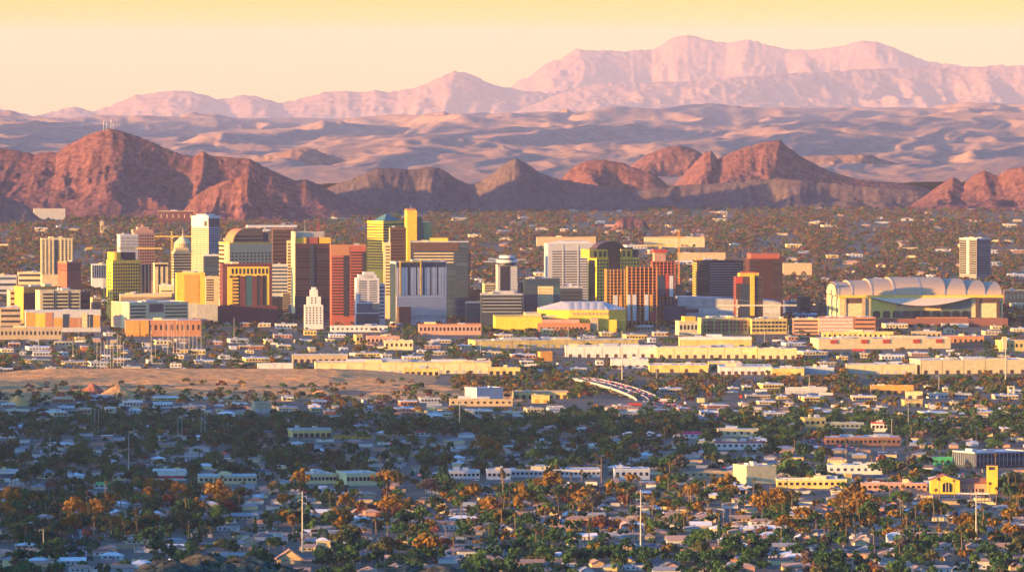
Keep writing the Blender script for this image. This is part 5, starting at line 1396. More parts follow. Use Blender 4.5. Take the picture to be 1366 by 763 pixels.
# ------------------------------------------------------------------ houses
ROOFS = {'tan tile': mat('tan_tile', (0.36, 0.225, 0.155), var=0.14, scale=0.8), 'brown': mat('brown_shingle', (0.17, 0.115, 0.09), var=0.14, scale=0.8),
         'grey': mat('grey_shingle', (0.27, 0.265, 0.26), var=0.12, scale=0.8), 'white': mat('white_coating', (0.66, 0.63, 0.60), var=0.08, scale=0.5),
         'pink tile': mat('pink_tile', (0.44, 0.27, 0.20), var=0.12, scale=0.8), 'dark grey': mat('dark_shingle', (0.11, 0.105, 0.11), var=0.14, scale=0.8)}
WALLS = {'white': WHITE, 'cream': CREAM, 'tan': TAN, 'pink': PINKB, 'grey': PALEG}
HOUSE = {}
def hip(m, x0, x1, y0, y1, z, h, o=0.7, frac=1.0):
    x0 -= o; x1 += o; y0 -= o; y1 += o; yc = (y0 + y1) / 2; q = (y1 - y0) / 2 * frac
    A, B_, C_, D_ = (x0, y0, z), (x1, y0, z), (x1, y1, z), (x0, y1, z); E, F_ = (x0 + q, yc, z + h), (x1 - q, yc, z + h)
    m.quad(A, B_, F_, E); m.quad(C_, D_, E, F_); m.tri(B_, C_, F_); m.tri(D_, A, E); m.quad(D_, C_, B_, A)
def house(shape, roof, wall):
    key = (shape, roof, wall)
    if key in HOUSE: return HOUSE[key]
    r = empty('house', (0, 0, 0)); w = MB(); t = MB()
    RM, WM = ROOFS[roof], WALLS[wall]
    if shape == 0:      # hipped bungalow with a wing
        w.box(-8, 8, -5, 5, -.3, 3); w.box(2, 8, -9, -5.02, -.3, 2.9); hip(t, -8, 8, -5, 5, 2.95, 2.3); hip(t, 2.2, 7.8, -9, -1, 2.88, 1.9, .6, .7)
        win = [(-5.5, -5.08), (-1.5, -5.08), (4, -9.08)]; dr = (0.6, -5.08); ga = (5.8, -9.1)
    elif shape == 1:    # long gable
        w.box(-10, 10, -4.5, 4.5, -.3, 3); w.extrude_x([(-4.5, 2.98), (4.5, 2.98), (0, 5)], -9.98, 9.98)
        t.extrude_x([(-5.4, 2.6), (0, 5.05), (0, 5.35), (-5.4, 2.9)], -10.7, 10.7); t.extrude_x([(0, 5.05), (5.4, 2.6), (5.4, 2.9), (0, 5.35)], -10.7, 10.7)
        win = [(-7, -4.58), (-3, -4.58), (4, -4.58)]; dr = (0.6, -4.58); ga = (7.4, -4.6)
    elif shape == 2:    # gable to the front
        w.box(-6, 6, -8, 8, -.3, 3); w.extrude_y([(-6, 2.98), (6, 2.98), (0, 5.6)], -7.98, 7.98)
        t.extrude_y([(-6.9, 2.55), (0, 5.65), (0, 5.95), (-6.9, 2.9)], -8.7, 8.7); t.extrude_y([(0, 5.65), (6.9, 2.55), (6.9, 2.9), (0, 5.95)], -8.7, 8.7)
        win = [(-4, -8.08), (-1.4, -8.08)]; dr = (1.0, -8.08); ga = (3.9, -8.1)
    elif shape == 3:    # flat roofed block house
        w.box(-9, 9, -5, 5, -.3, 3.3); w.box(3, 9, -8, -5.02, -.3, 2.8); t.box(-9.3, 9.3, -5.3, 5.3, 3.32, 3.55); t.box(2.7, 9.3, -8.3, -5.32, 2.82, 3.02)
        win = [(-6.5, -5.08), (-2.5, -5.08)]; dr = (0.6, -5.08); ga = (6, -8.1)
    elif shape == 4:    # big L with two hips
        w.box(-11, 5, -5, 5, -.3, 3.1); w.box(5.02, 12, -9, 5, -.3, 3.0); hip(t, -11, 7, -5, 5, 3.02, 2.4); hip(t, 5.2, 11.8, -9, 5, 2.95, 2.2, .7, .6)
        win = [(-9, -5.08), (-5.5, -5.08), (-2, -5.08)]; dr = (2.6, -5.08); ga = (8.5, -9.1)
    else:               # two storeys, hipped
        w.box(-6.5, 6.5, -5, 5, -.3, 5.8); w.box(-11, -6.52, -4, 4, -.3, 3); hip(t, -6.5, 6.5, -5, 5, 5.75, 2.2); hip(t, -11, -6.2, -4, 4, 2.95, 1.5, .5, .5)
        win = [(-4.5, -5.08), (0, -5.08), (4.2, -5.08)]; dr = (2.2, -5.08); ga = (-8.7, -4.1)
    w.build('wall', WM, r); rf = t.build('roof', RM, r)
    for x, y in win: MB().box(x - .8, x + .8, y, y + .2, 1.0, 2.2).build('window', GL, r)
    MB().box(dr[0] - .5, dr[0] + .5, dr[1] + .01, dr[1] + .2, 0, 2.1).build('door', BROWN, r)
    MB().box(ga[0] - 1.3, ga[0] + 1.3, ga[1], ga[1] + .25, 0, 2.2).build('garage_door', PALEG if wall != 'grey' else WHITE, r)
    zt = {0: 4.4, 1: 4.2, 2: 4.8, 3: 3.56, 4: 4.4, 5: 6.6}[shape]
    MB().box(-3.2, -2.2, 0.8, 1.9, zt - 1.2 if shape != 3 else zt, zt + .9).build('rooftop_cooler', STEEL, rf)
    HOUSE[key] = [r, False]
    return HOUSE[key]

cands = []
for row in range(60):
    Yr = 5790 + row * 46
    if Yr > 8650: break
    x = -500 - random.uniform(0, 20)
    while x < 505:
        x += random.uniform(19, 31)
        y = Yr + random.uniform(-9, 9) + x * 0.05
        px, py = colof(x, y), rowof(y)
        if -25 < px < 1395 and 541 < py < 772 and not on_road(x, y, 4) and not in_hero(px, py, 5, 9):
            cands.append((y, x, px, py))
cands.sort()
random.seed(5)
near = [c for c in cands if random.random() < (0.55 if c[3] > 640 else 0.5)]
HOUSES = near[:300]; FARH = near[300:]
for (y, x, px, py) in HOUSES:
    shape = random.choices(range(6), [3, 4, 2, 3, 3, 1])[0]
    roof = random.choices(list(ROOFS), [5, 4, 4, 3, 3, 3])[0]; wall = random.choice(list(WALLS))
    e = house(shape, roof, wall); rz = random.choice([0.09, 0.09, 0.09, math.pi / 2 + .09, -math.pi / 2 + .09, math.pi + .09]) + random.uniform(-.06, .06)
    if not e[1]:
        o = e[0]; e[1] = True; o.location = (x, y, G(x, y)); o.rotation_euler = (0, 0, rz)
    else:
        o = copy_tree(e[0], (x, y, G(x, y)), rz)
    o['category'] = 'house'; o['group'] = 'houses of the near neighbourhoods'
    sh = {0: 'hip-roofed', 1: 'long gabled', 2: 'gabled', 3: 'flat-roofed', 4: 'L-shaped', 5: 'two-storey'}[shape]
    LATER.append((o, '%s %s house, %s roof' % (wall, sh, roof), px, py))
    take(x, y, 10.5)
for k in [k for k, v in HOUSE.items() if not v[1]]:
    r = HOUSE[k][0]
    for c in list(r.children): bpy.data.objects.remove(c)
    bpy.data.objects.remove(r)
# the smaller houses further off: too many to tell apart
m = MB(); RL = list(ROOFS.values()); WL = list(WALLS.values())
for (y, x, px, py) in FARH:
    a_, b_ = random.uniform(6, 10), random.uniform(4, 7)
    if random.random() < .5: a_, b_ = b_, a_
    g = G(x, y); wi = random.randrange(5); ri = random.randrange(6)
    i0 = len(m.v)
    m.box(x - a_, x + a_, y - b_, y + b_, g - .3, g + 3, 6 + wi); n0 = len(m.f); hip(m, x - a_, x + a_, y - b_, y + b_, g + 2.95, random.choice([.4, 1.8, 2.2]))
    for q in range(n0, len(m.m)): m.m[q] = ri
    take(x, y, 9)
tag(m.build('distant_houses', RL + WL), kind='stuff')

# flat roofed blocks and yards between the river and downtown, and far off among the trees
LOWW = [CREAM, WHITE, TAN, BEIGE, YELW, PINKB, PALEG, BRICK]; LOWN = ['cream', 'white', 'tan', 'beige', 'yellow', 'pink', 'grey', 'brick']
def lowblock(px, py, wpx, hpx, group, kind):
    Y = Yg(py); k = Y / FPX; w = wpx * k / 2; h = hpx * k; d = random.uniform(.5, 1.1) * w + 4
    i = random.choices(range(8), [5, 4, 3, 3, 4, 2, 2, 1])[0]
    x = X(px, Y); r = empty(kind, (x, Y, G(x, Y)), random.uniform(.06, .2)); r['category'] = 'low building'; r['group'] = group
    MB().box(-w, w, -d, d, -.3, h).build('wall', LOWW[i], r)
    rn = random.choice(['white', 'white', 'grey', 'tan']); RM = {'white': ROOFW, 'grey': ROOFG, 'tan': BEIGE}[rn]
    MB().box(-w - .3, w + .3, -d - .3, d + .3, h + .01, h + .5).build('roof', RM, r)
    if wpx > 9:
        q = int(min(8, wpx / 4)); me = MB().box(-1.2, 1.2, -.1, .2, 0, h * .4).mesh('window', GL)
        for s in range(q): link('window', me, r, (-w + 2 * w * (s + .5) / q, -d, h * .3))
        MB().box(-w * .4, -w * .1, -d * .3, d * .2, h + .51, h + 2).build('roof_unit', STEEL, r)
    LATER.append((r, '%s low block with %s roof' % (LOWN[i], rn), px, py)); HERO.append((px - wpx / 2, px + wpx / 2, py - hpx, py)); take(x, Y, w)
random.seed(21)
n = 0; tries = 0
while n < 165 and tries < 6000:
    tries += 1
    py = random.uniform(446, 556) if random.random() < .8 else random.uniform(434, 470); px = random.uniform(0, 1366)
    w_ = random.uniform(8, 34); h_ = random.uniform(3.2, 6.5)
    if px < 700 and 499 < py < 533: continue
    if px > 640 and 498 < py < 517: continue
    if any(a_ - w_ / 2 - 3 < px < b_ + w_ / 2 + 3 and t_ - 2 < py < f_ + h_ + 2 for (a_, b_, t_, f_) in HERO): continue
    lowblock(px, py, w_, h_, 'low buildings between river and downtown', 'low_building'); n += 1
n = 0
while n < 100:
    py = 268 + 160 * random.random() ** 1.15; px = random.uniform(0, 1366)
    s = 1.0 if py > 330 else .7
    w_ = random.uniform(5, 30) * s; h_ = random.uniform(2.6, 5.2) * s + (1 if random.random() < .1 else 0)
    if any(a_ - w_ / 2 - 2 < px < b_ + w_ / 2 + 2 and t_ - 1 < py < f_ + h_ + 1 for (a_, b_, t_, f_) in HERO[-400:]): continue
    lowblock(px, py, w_, h_, 'low buildings among the far trees', 'far_building'); n += 1
# mid-rise blocks filling the gaps between the towers
random.seed(13)
for k, (px, w_, pyt) in enumerate(((128, 14, 398), (112, 12, 404), (201, 12, 396), (226, 10, 402), (369, 16, 397), (381, 12, 391), (392, 10, 408), (433, 14, 408), (468, 12, 404), (604, 14, 396), (613, 16, 406), (632, 16, 387), (652, 16, 379), (694, 12, 398), (722, 14, 392),
                                   (760, 18, 398), (785, 12, 402), (889, 18, 388), (905, 14, 381), (918, 12, 391), (1056, 18, 402), (1073, 16, 397), (1086, 14, 408), (30, 16, 402), (700, 14, 378), (1050, 12, 412))):
    m_, cn = random.choice([(DARKB, 'slate blue'), (GREY, 'grey'), (TAN, 'tan'), (CREAM, 'cream'), (PINKB, 'pink'), (DARK, 'charcoal'), (PALEG, 'pale grey')])
    B = Bld('midrise_block', '', px - w_ / 2, px + w_ / 2, pyt, random.uniform(11380, 11700), 2, 12, d=22, cat='office block', wall=m_, group='mid-rise blocks between the towers')
    B.bands('F', max(3, int((432 - pyt) / 4.2)), pyt + 1.2, 430, random.choice([GL, GLB, GLP]), .04, .96, .5); B.roof(random.choice([ROOFW, ROOFG]), 1, m_)
    LATER.append((B.root, cn + ' mid-rise block', px, pyt + 8))
# a few larger far ones the photograph shows
for (a_, b_, t_, f_, lab, wm_) in ((211, 258, 282, 291, 'wide far hall with a purple front and tan frame, below the antenna mountain', MAROON), (45, 87, 279, 287, 'pale far school block at the foot of the left mountain', GREY),
                               (716, 795, 317, 325, 'long pale far hall behind the grey louvred slab', TAN), (134, 138, 296, 309, 'tiny tan far tower above the left trees', TAN), (860, 940, 317, 324, 'long white far hall behind the orange crane', BEIGE),
                               (1045, 1083, 352, 361, 'pale far block right of the two dark towers', TAN), (1340, 1372, 388, 400, 'orange far block at the right edge behind the stadium', BRICK), (905, 968, 338, 346, 'long cream far warehouse left of the two dark towers', TAN)):
    low('far_hall', lab, a_, b_, t_, f_ + 6, 0, wm_, ROOFG, 30, 'hall', TAN, units=1, wins=6, wm=TAN)

FARXY = []
# the small houses of the far plain: too many to tell apart
random.seed(77); m = MB()
for q in range(240):
    py = 265 + 172 * random.random() ** 1.2; px = random.uniform(-10, 1376)
    if in_hero(px, py, 4, 2): continue
    Y = Yg(py); x = X(px, Y); a_ = random.uniform(7, 16); b_ = random.uniform(6, 10); g = G(x, Y); n0 = len(m.f)
    m.box(x - a_, x + a_, Y - b_, Y + b_, g - .3, g + 4.5, random.choice([7, 8, 8, 8, 9, 9, 10])); n1 = len(m.f); hip(m, x - a_, x + a_, Y - b_, Y + b_, g + 4.45, random.choice([.5, 2, 3]))
    ri = random.choice([0, 0, 1, 1, 2, 4, 4])
    for z_ in range(n1, len(m.m)): m.m[z_] = ri
    FARXY.append((px, py))
tag(m.build('far_plain_houses', RL + WL), kind='stuff')

# parked cars near the houses
random.seed(31); n = 0
while n < 130:
    py = random.uniform(565, 757); px = random.uniform(5, 1361); Y = Yg(py); x = X(px, Y)
    if in_hero(px, py, 2, 1) or not free(x, Y, 3): continue
    for q in range(random.choice([1, 1, 2, 4])):
        xx = x + q * 3.2
        if free(xx, Y, 2.0):
            car(xx, Y, G(xx, Y) + .02, random.choice([math.pi / 2, 0, -math.pi / 2]) + .1, 'cars parked in the near neighbourhoods'); take(xx, Y, 1.5); n += 1
# yellow buses at the depot
def bus(px, py, k):
    Y = Yg(py); m = MB(); m.box(-5.5, 5.5, -1.3, 1.3, .5, 3.1, 0)
    for q in range(7): m.box(-5 + q * 1.4, -4 + q * 1.4, -1.36, -1.29, 1.7, 2.6, 1)
    for q in (-3.5, 3.5): m.tube((q, -1.4, .5), (q, -1.1, .5), .5, n=8, m=2)
    o = m.build('bus', [mat('bus_yellow', (0.62, 0.33, 0.02), var=.03), GL, TYRE], None, (X(px, Y), Y, G(0, Y)), .05)
    tag(o, 'yellow bus parked by the depot, %s in the row' % ['first from the left', 'second from the left', 'third from the left', 'fourth from the left', 'last at the right end'][k], 'bus', 'yellow buses parked by the depot')
for k, px in enumerate((452, 461, 469, 480, 489)): bus(px, 585.5, k)
HERO.append((446, 496, 579, 586))
# lorry trailers parked in the warehouse yards
TM = {}
for cn, cm_ in (('white', WHITE), ('silver', STEEL), ('red', REDP), ('tan', TAN)):
    m = MB(); m.box(-6.5, 6.5, -1.25, 1.25, 1.1, 3.9, 0); m.box(-5.8, 5.8, -.5, .5, .75, 1.08, 2); m.box(7.0, 9.2, -1.2, 1.2, .7, 3.3, 0); m.box(8.3, 9.25, -1.1, 1.1, 2.1, 3.0, 1)
    for q in (-5.2, -3.9, 5.0, 8.2):
        for y in (-1.3, 1.0): m.tube((q, y, .5), (q, y + .3, .5), .5, n=8, m=2)
    TM[cn] = m.mesh('lorry', [cm_, GL, TYRE])
random.seed(91); n = 0
while n < 60:
    py = random.uniform(452, 545); px = random.uniform(5, 1361)
    if px < 700 and 497 < py < 534: continue
    if px > 640 and 499 < py < 516: continue
    Y = Yg(py); x = X(px, Y)
    if not free(x, Y, 8) or any(a_ - 6 < px < b_ + 6 and t_ - 1 < py < f_ + .6 for (a_, b_, t_, f_) in HERO): continue
    cn = random.choices(list(TM), [5, 3, 1, 1])[0]; o = link('lorry', TM[cn], None, (x, Y, G(x, Y)), random.choice([.05, .1, 3.2, 1.5])); o['category'] = 'lorry'; o['group'] = 'lorries parked in the yards'
    LATER.append((o, cn + ' lorry', px, py)); take(x, Y, 6); n += 1

# ------------------------------------------------------------------ poles
POLEW = mat('pale_pole', (0.40, 0.36, 0.30), var=.06, rough=.5)
WOOD = mat('pole_wood', (0.16, 0.10, 0.065), var=.12)
def white_pole(px, pt_, pb, label, arms, r=.55):
    Y = Yg(pb); k = Y / FPX; h = (pb - pt_) * k; x = X(px, Y)
    o = empty('power_pole', (x, Y, G(x, Y))); tag(o, label, 'power pole')
    MB().tube((0, 0, 0), (0, 0, h), r * 1.25, r * .6, 10).build('pole', POLEW, o)
    for q in range(arms):
        z = h * (.96 - .055 * q); s = 1 if q % 2 else -1
        am = MB().tube((0, 0, z), (s * 3.2, 0, z + .5), .22, .14, 6).build('crossarm', POLEW, o); MB().disc(s * 3.1, 0, z - 1.1, z + .3, .25, n=8).build('insulator', GREY, am)
    if label.startswith('tall ') and 'white' in label: LAND.append(('the ' + ' '.join(label.split(',')[0].split()[1:]), px, pb))
white_pole(403, 655, 737, 'tall left white power pole, beside the tan gabled house', 4)
white_pole(855, 653, 742, 'tall middle white power pole, in front of the golden palms', 6)
white_pole(1303, 656, 727, 'tall right white power pole, in front of the church', 5)
white_pole(171, 580, 640, 'tall pale pole standing among the dark trees at the left', 0, .4)
white_pole(613, 532, 574, 'tall pale pole below the ribbed plant building', 2, .5)
white_pole(830, 442, 512, 'tall slim mast beside the river, right of centre', 0, .6)
white_pole(1342, 464, 512, 'tall slim mast near the right edge by the river', 1, .6)
white_pole(1080, 500, 521, 'tall pole with a lamp head over the left yards', 1, .35)
white_pole(1253, 500, 526, 'tall pole with a lamp head over the right yards', 1, .35)
white_pole(57, 706, 741, 'tall brown pole at the lower left near the street', 1, .4)
masts = [(97, 452, 478), (129, 455, 500), (134, 454, 502), (139, 456, 499), (142.5, 455, 495), (147, 457, 499), (150.5, 456, 497), (156.5, 447, 490), (160, 449, 496), (164.5, 457, 497), (51, 428, 473), (105, 425, 448), (119, 423, 450),
         (201.5, 438, 480), (207, 455, 482), (217, 428, 470), (223, 426, 474), (229, 430, 468), (231.5, 444, 476), (235.5, 425, 477), (240, 428, 479), (246, 440, 476), (252, 433, 474), (257, 449, 474), (262.5, 447, 482), (268, 448, 484), (225, 432, 465), (244, 430, 468),
         (237, 558, 590), (242, 557, 588), (268, 547, 586), (273, 549, 586), (126, 546, 580), (131, 548, 582), (641, 455, 478), (700, 448, 468), (1020, 440, 462), (1052, 435, 458), (758, 438, 462), (876, 488, 512), (1100, 440, 455), (1190, 560, 592), (1212, 541, 575), (66, 585, 612), (312, 425, 452)]
for px, a_, b_ in masts:
    Y = Yg(b_); k = Y / FPX; x = X(px, Y)
    o = empty('light_pole', (x, Y, G(x, Y))); o['category'] = 'light pole'; o['group'] = 'tall thin light poles'
    MB().tube((0, 0, 0), (0, 0, (b_ - a_) * k), .34, .2, 6).build('pole', POLEW, o); MB().box(-.9, .9, -.3, .3, (b_ - a_) * k, (b_ - a_) * k + .5).build('lamp_head', POLEW, o)
    LATER.append((o, 'thin pale light pole', px, b_))
random.seed(41); n = 0
up = None
while n < 70:
    py = random.uniform(575, 758); px = random.uniform(5, 1361); Y = Yg(py); x = X(px, Y)
    if not free(x, Y, .8) or in_hero(px, py, 1, 1): continue
    if up is None:
        up = empty('utility_pole', (0, 0, 0)); MB().tube((0, 0, 0), (0, 0, 12), .2, .13, 6).build('pole', WOOD, up)
        for z in (11.3, 10.2): MB().box(-1.3, 1.3, -.09, .09, z, z + .18).build('crossarm', WOOD, up)
        MB().disc(.3, 0, 8.6, 9.6, .25, n=8).build('transformer', STEEL, up); o = up; o.location = (x, Y, G(x, Y))
    else:
        o = copy_tree(up, (x, Y, G(x, Y)), random.uniform(-.5, 1.5), random.uniform(.85, 1.2))
    o['category'] = 'utility pole'; o['group'] = 'wooden utility poles in the near neighbourhoods'
    LATER.append((o, 'wooden utility pole', px, py)); take(x, Y, .4); n += 1
# antennas on the left mountain
for i, (px, h_) in enumerate(((138, 13), (142, 9), (148, 14), (151, 8))):
    b = pt(px, 171 + abs(px - 147) * .3, 19200); o = empty('antenna_mast', (b.x, 19200, b.z - 12)); tag(o, '%s thin antenna mast on the peak of the left mountain' % ['leftmost', 'second from left', 'tallest right', 'rightmost short'][i], 'antenna mast', 'antenna masts on the left peak')
    k = 19200 / FPX
    MB().tube((0, 0, 0), (0, 0, 12 + h_ * k), .8, .4, 5).build('mast', POLEW, o); MB().box(-1.2, 1.2, -.5, .5, 12 + h_ * k * .6, 12 + h_ * k * .75).build('dish', WHITE, o)

# ------------------------------------------------------------------ trees
def crown(seed, rx, rz, ncl, nleaf, leaf, droop=0.0, open_=0.35):
    """leaf-sized quads in clumps through a crown volume; returns vertices, quads, tint per vertex"""
    g = np.random.default_rng(seed)
    d = g.normal(size=(ncl, 3)); d /= np.linalg.norm(d, axis=1)[:, None]
    d[:, 2] = np.abs(d[:, 2]) * 1.1 - .35
    rad = g.uniform(.35, 1.0, ncl) ** .6
    lob = 1 + .30 * np.sin(3 * np.arctan2(d[:, 1], d[:, 0]) + g.uniform(0, 6)) * g.uniform(.4, 1)
    c = d * rad[:, None] * np.array([rx, rx, rz]) * np.stack([lob, lob, np.ones(ncl)], 1)
    c[:, 2] += rz * .35
    cr_ = g.uniform(.20, .38, ncl) * rx
    ct = g.uniform(-.22, .22, ncl)
    o = g.normal(size=(ncl, nleaf, 3)); o /= np.linalg.norm(o, axis=2)[:, :, None]
    rr = g.uniform(.3, 1, (ncl, nleaf, 1)) ** .5
    p = c[:, None, :] + o * rr * cr_[:, None, None] * np.array([1, 1, .75])
    p = p.reshape(-1, 3); nrm = (o.reshape(-1, 3) + g.normal(size=(ncl * nleaf, 3)) * .55)
    nrm /= np.linalg.norm(nrm, axis=1)[:, None]
    t = np.cross(nrm, g.normal(size=nrm.shape)); t /= np.linalg.norm(t, axis=1)[:, None]; b = np.cross(nrm, t)
    s = leaf * g.uniform(.6, 1.4, (len(p), 1)); s2 = s * g.uniform(.5, .9, (len(p), 1))
    v = np.stack([p - t * s - b * s2 * .6, p + t * s * .4 - b * s2, p + t * s + b * s2 * .5, p - t * s * .5 + b * s2], 1)
    v[:, :, 2] -= droop * np.linalg.norm(v[:, :, :2], axis=2)
    tint = np.repeat(np.repeat(ct, nleaf) + g.uniform(-.12, .12, ncl * nleaf), 4)
    n = len(p)
    return v.reshape(-1, 3), np.arange(n * 4).reshape(n, 4), tint
LEAF = {'dark green': [(0, (.013, .038, .016)), (.5, (.030, .080, .030)), (1, (.056, .125, .046))],
        'green': [(0, (.028, .062, .018)), (.5, (.060, .125, .032)), (1, (.105, .185, .050))],
        'olive': [(0, (.048, .052, .016)), (.5, (.095, .098, .030)), (1, (.15, .150, .050))],
        'golden brown': [(0, (.12, .058, .010)), (.5, (.25, .130, .020)), (1, (.38, .22, .040))],  # autumn gold and low sunlight in one leaf colour
        'reddish': [(0, (.085, .030, .020)), (.5, (.16, .058, .036)), (1, (.24, .095, .060))],
        'grey-brown': [(0, (.075, .052, .040)), (.5, (.145, .100, .076)), (1, (.21, .15, .115))]}
LM = {k: ramp_mat(k.replace(' ', '_').replace('-', '_') + '_leaves', 'tint', v) for k, v in LEAF.items()}
BARK = mat('bark', (0.13, 0.09, 0.06), var=.15, scale=2)
def trunk(seed, h, r, spread):
    rr = random.Random(seed); m = MB(); x = y = 0; z = -.3
    top = (rr.uniform(-.4, .4), rr.uniform(-.4, .4), h)
    m.tube((0, 0, -.3), top, r, r * .6, 7)
    for k in range(6):
        a_ = 2 * math.pi * k / 6 + rr.uniform(-.4, .4); e = (top[0] + spread * math.cos(a_) * rr.uniform(.6, 1), top[1] + spread * math.sin(a_) * rr.uniform(.6, 1), h + spread * rr.uniform(.5, 1.1))
        m.tube((top[0] * .9, top[1] * .9, h * rr.uniform(.75, .98)), e, r * .42, r * .1, 5)
    return m.mesh('trunk', BARK)
TP = []
for s in range(9):
    rx = [4.4, 5.2, 3.6, 6.0, 4.0, 4.8, 3.2, 5.5, 2.6][s]; rz = [3.2, 3.4, 3.8, 3.6, 4.2, 2.8, 3.4, 4.6, 4.2][s]; h = [2.6, 2.8, 3.0, 3.2, 3.4, 2.4, 2.2, 4.2, 3.0][s]
    v, f, t = crown(100 + s, rx, rz, [26, 30, 22, 34, 26, 28, 20, 32, 20][s], 16, .62)
    v[:, 2] += h + rz * .25
    cm = mesh_np('crown', v, f, LM['green'], tint=t + .5)
    TP.append((cm, trunk(s, h + .6, .28, rx * .5), rx, h + rz * 1.6))
# spiky cypress shape
def cone_crown(seed):
    g = np.random.default_rng(seed); n = 420
    z = g.uniform(0, 1, n); a_ = g.uniform(0, 2 * np.pi, n); r = (1 - z) ** .7 * 1.7 * g.uniform(.55, 1.05, n) + .15
    p = np.stack([r * np.cos(a_), r * np.sin(a_), .8 + z * 10.5], 1)
    nrm = np.stack([np.cos(a_), np.sin(a_), .5 + 0 * a_], 1) + g.normal(size=(n, 3)) * .4; nrm /= np.linalg.norm(nrm, axis=1)[:, None]
    t = np.cross(nrm, g.normal(size=nrm.shape)); t /= np.linalg.norm(t, axis=1)[:, None]; b = np.cross(nrm, t)
    s = .42 * g.uniform(.6, 1.3, (n, 1)); v = np.stack([p - t * s - b * s, p + t * s - b * s * .7, p + t * s * .6 + b * s, p - t * s + b * s * .8], 1)
    return mesh_np('crown', v.reshape(-1, 3), np.arange(n * 4).reshape(n, 4), LM['dark green'], tint=np.repeat(g.uniform(.2, .8, n), 4))
CYP = (cone_crown(5), MB().tube((0, 0, -.3), (0, 0, 2), .22, .18).mesh('trunk', BARK))
CRMESH = {}
def tree(x, y, s, proto, colour, name='tree'):
    cm, tm = (CYP if proto == 'cyp' else TP[proto][:2])
    key = (proto, colour)
    if key not in CRMESH:
        c2 = cm.copy(); c2.materials.clear(); c2.materials.append(LM[colour]); CRMESH[key] = c2
    r = empty(name, (x, y, G(x, y)), random.uniform(0, 6.28)); r.scale = (s * random.uniform(.9, 1.1), s * random.uniform(.9, 1.1), s)
    link('trunk', tm, r); link('crown', CRMESH[key], r)
    return r

# palms
PALMC = ramp_mat('palm_fronds', 'tint', [(0, (.14, .080, .022)), (.35, (.22, .145, .035)), (.6, (.13, .125, .034)), (1, (.20, .18, .050))])
def palm_crown(seed, R_, n, date=False):
    g = np.random.default_rng(seed); V = []; F = []; T = []
    for k in range(n):
        az = g.uniform(0, 2 * np.pi); el = g.uniform(-.9, 1.1) if not date else g.uniform(-.35, 1.2)
        L = R_ * g.uniform(.8, 1.1); seg = 5; d = np.array([math.cos(az), math.sin(az)]); side = np.array([-d[1], d[0]])
        pr = []
        for i in range(seg + 1):
            t = i / seg; rr_ = L * t * math.cos(el * .8) ; z = L * (t * math.sin(el) - .55 * t * t * (1 if el > 0 else .5)); wd = .34 * R_ * .45 * math.sin(math.pi * (t * .85 + .1))
            pr.append((d * rr_ - side * wd, d * rr_ + side * wd, z))
        b = len(V)
        for a_, c_, z in pr: V.append((a_[0], a_[1], z - .12 * wd)); V.append((c_[0], c_[1], z))
        tt = .15 if el < -.3 else .4 + g.uniform(0, .6); T += [tt] * (2 * (seg + 1))
        for i in range(seg): F.append((b + 2 * i, b + 2 * i + 1, b + 2 * i + 3, b + 2 * i + 2))
    # dead skirt
    for k in range(26 if not date else 8):
        az = g.uniform(0, 2 * np.pi); d = (math.cos(az), math.sin(az)); l = g.uniform(.6, 1.6 if not date else .9); b = len(V)
        s_ = .35; V += [(d[0] * .2 - d[1] * s_, d[1] * .2 + d[0] * s_, .1), (d[0] * .2 + d[1] * s_, d[1] * .2 - d[0] * s_, .1), (d[0] * .75 + d[1] * s_ * .6, d[1] * .75 - d[0] * s_ * .6, -l), (d[0] * .75 - d[1] * s_ * .6, d[1] * .75 + d[0] * s_ * .6, -l)]
        F.append((b, b + 1, b + 2, b + 3)); T += [.02] * 4
    return np.array(V), np.array(F), np.array(T)
PP = []
for s in range(5):
    h = [11, 14, 17, 9, 7][s]; date = s >= 3
    V, F, T = palm_crown(300 + s, 2.1 if not date else 3.3, 40 if not date else 46, date); V[:, 2] += h
    tm = MB(); lean = [.3, -.5, .8, .1, 0][s]
    for q in range(5): tm.tube((lean * (q / 5) ** 2, 0, h * q / 5 - (.3 if q == 0 else 0)), (lean * ((q + 1) / 5) ** 2, 0, h * (q + 1) / 5 + .1), (.30 if not date else .42) - .02 * q, (.28 if not date else .42) - .02 * q, 7)
    V[:, 0] += lean
    PP.append((mesh_np('crown', V, F, PALMC, tint=T), tm.mesh('trunk', mat('palm_bark', (0.20, 0.13, 0.08), var=.15, scale=2)), h))
random.seed(51); n = 0
clusters = [(265, 700), (160, 690), (90, 700), (480, 690), (640, 700), (770, 690), (885, 690), (930, 675), (1070, 690), (1130, 700), (1180, 685), (1260, 695), (1320, 680), (1010, 665), (50, 640), (560, 640), (740, 650)]
while n < 285:
    if random.random() < .6:
        c = random.choice(clusters); px = random.gauss(c[0], 38); py = random.gauss(c[1] + 8, 15)
    else:
        px = random.uniform(0, 1366); py = random.uniform(585, 752)
    if not (2 < px < 1364 and 572 < py < 760) or in_hero(px, py, 2.5, 1): continue
    Y = Yg(py); x = X(px, Y)
    if not free(x, Y, 1.4) or on_road(x, Y, -6): continue
    s = random.choices(range(5), [3, 3, 2, 2, 1])[0]; cm, tm, h = PP[s]
    r = empty('palm_tree', (x, Y, G(x, Y)), random.uniform(0, 6.28)); k = random.uniform(.95, 1.35); r.scale = (k, k, k)
    link('trunk', tm, r); link('crown', cm, r); r['category'] = 'palm tree'; r['group'] = 'palms of the near neighbourhoods'
    LATER.append((r, ['fan palm', 'tall fan palm', 'very tall fan palm', 'bushy date palm', 'short bushy date palm'][s], px, py)); take(x, Y, 1.0); n += 1
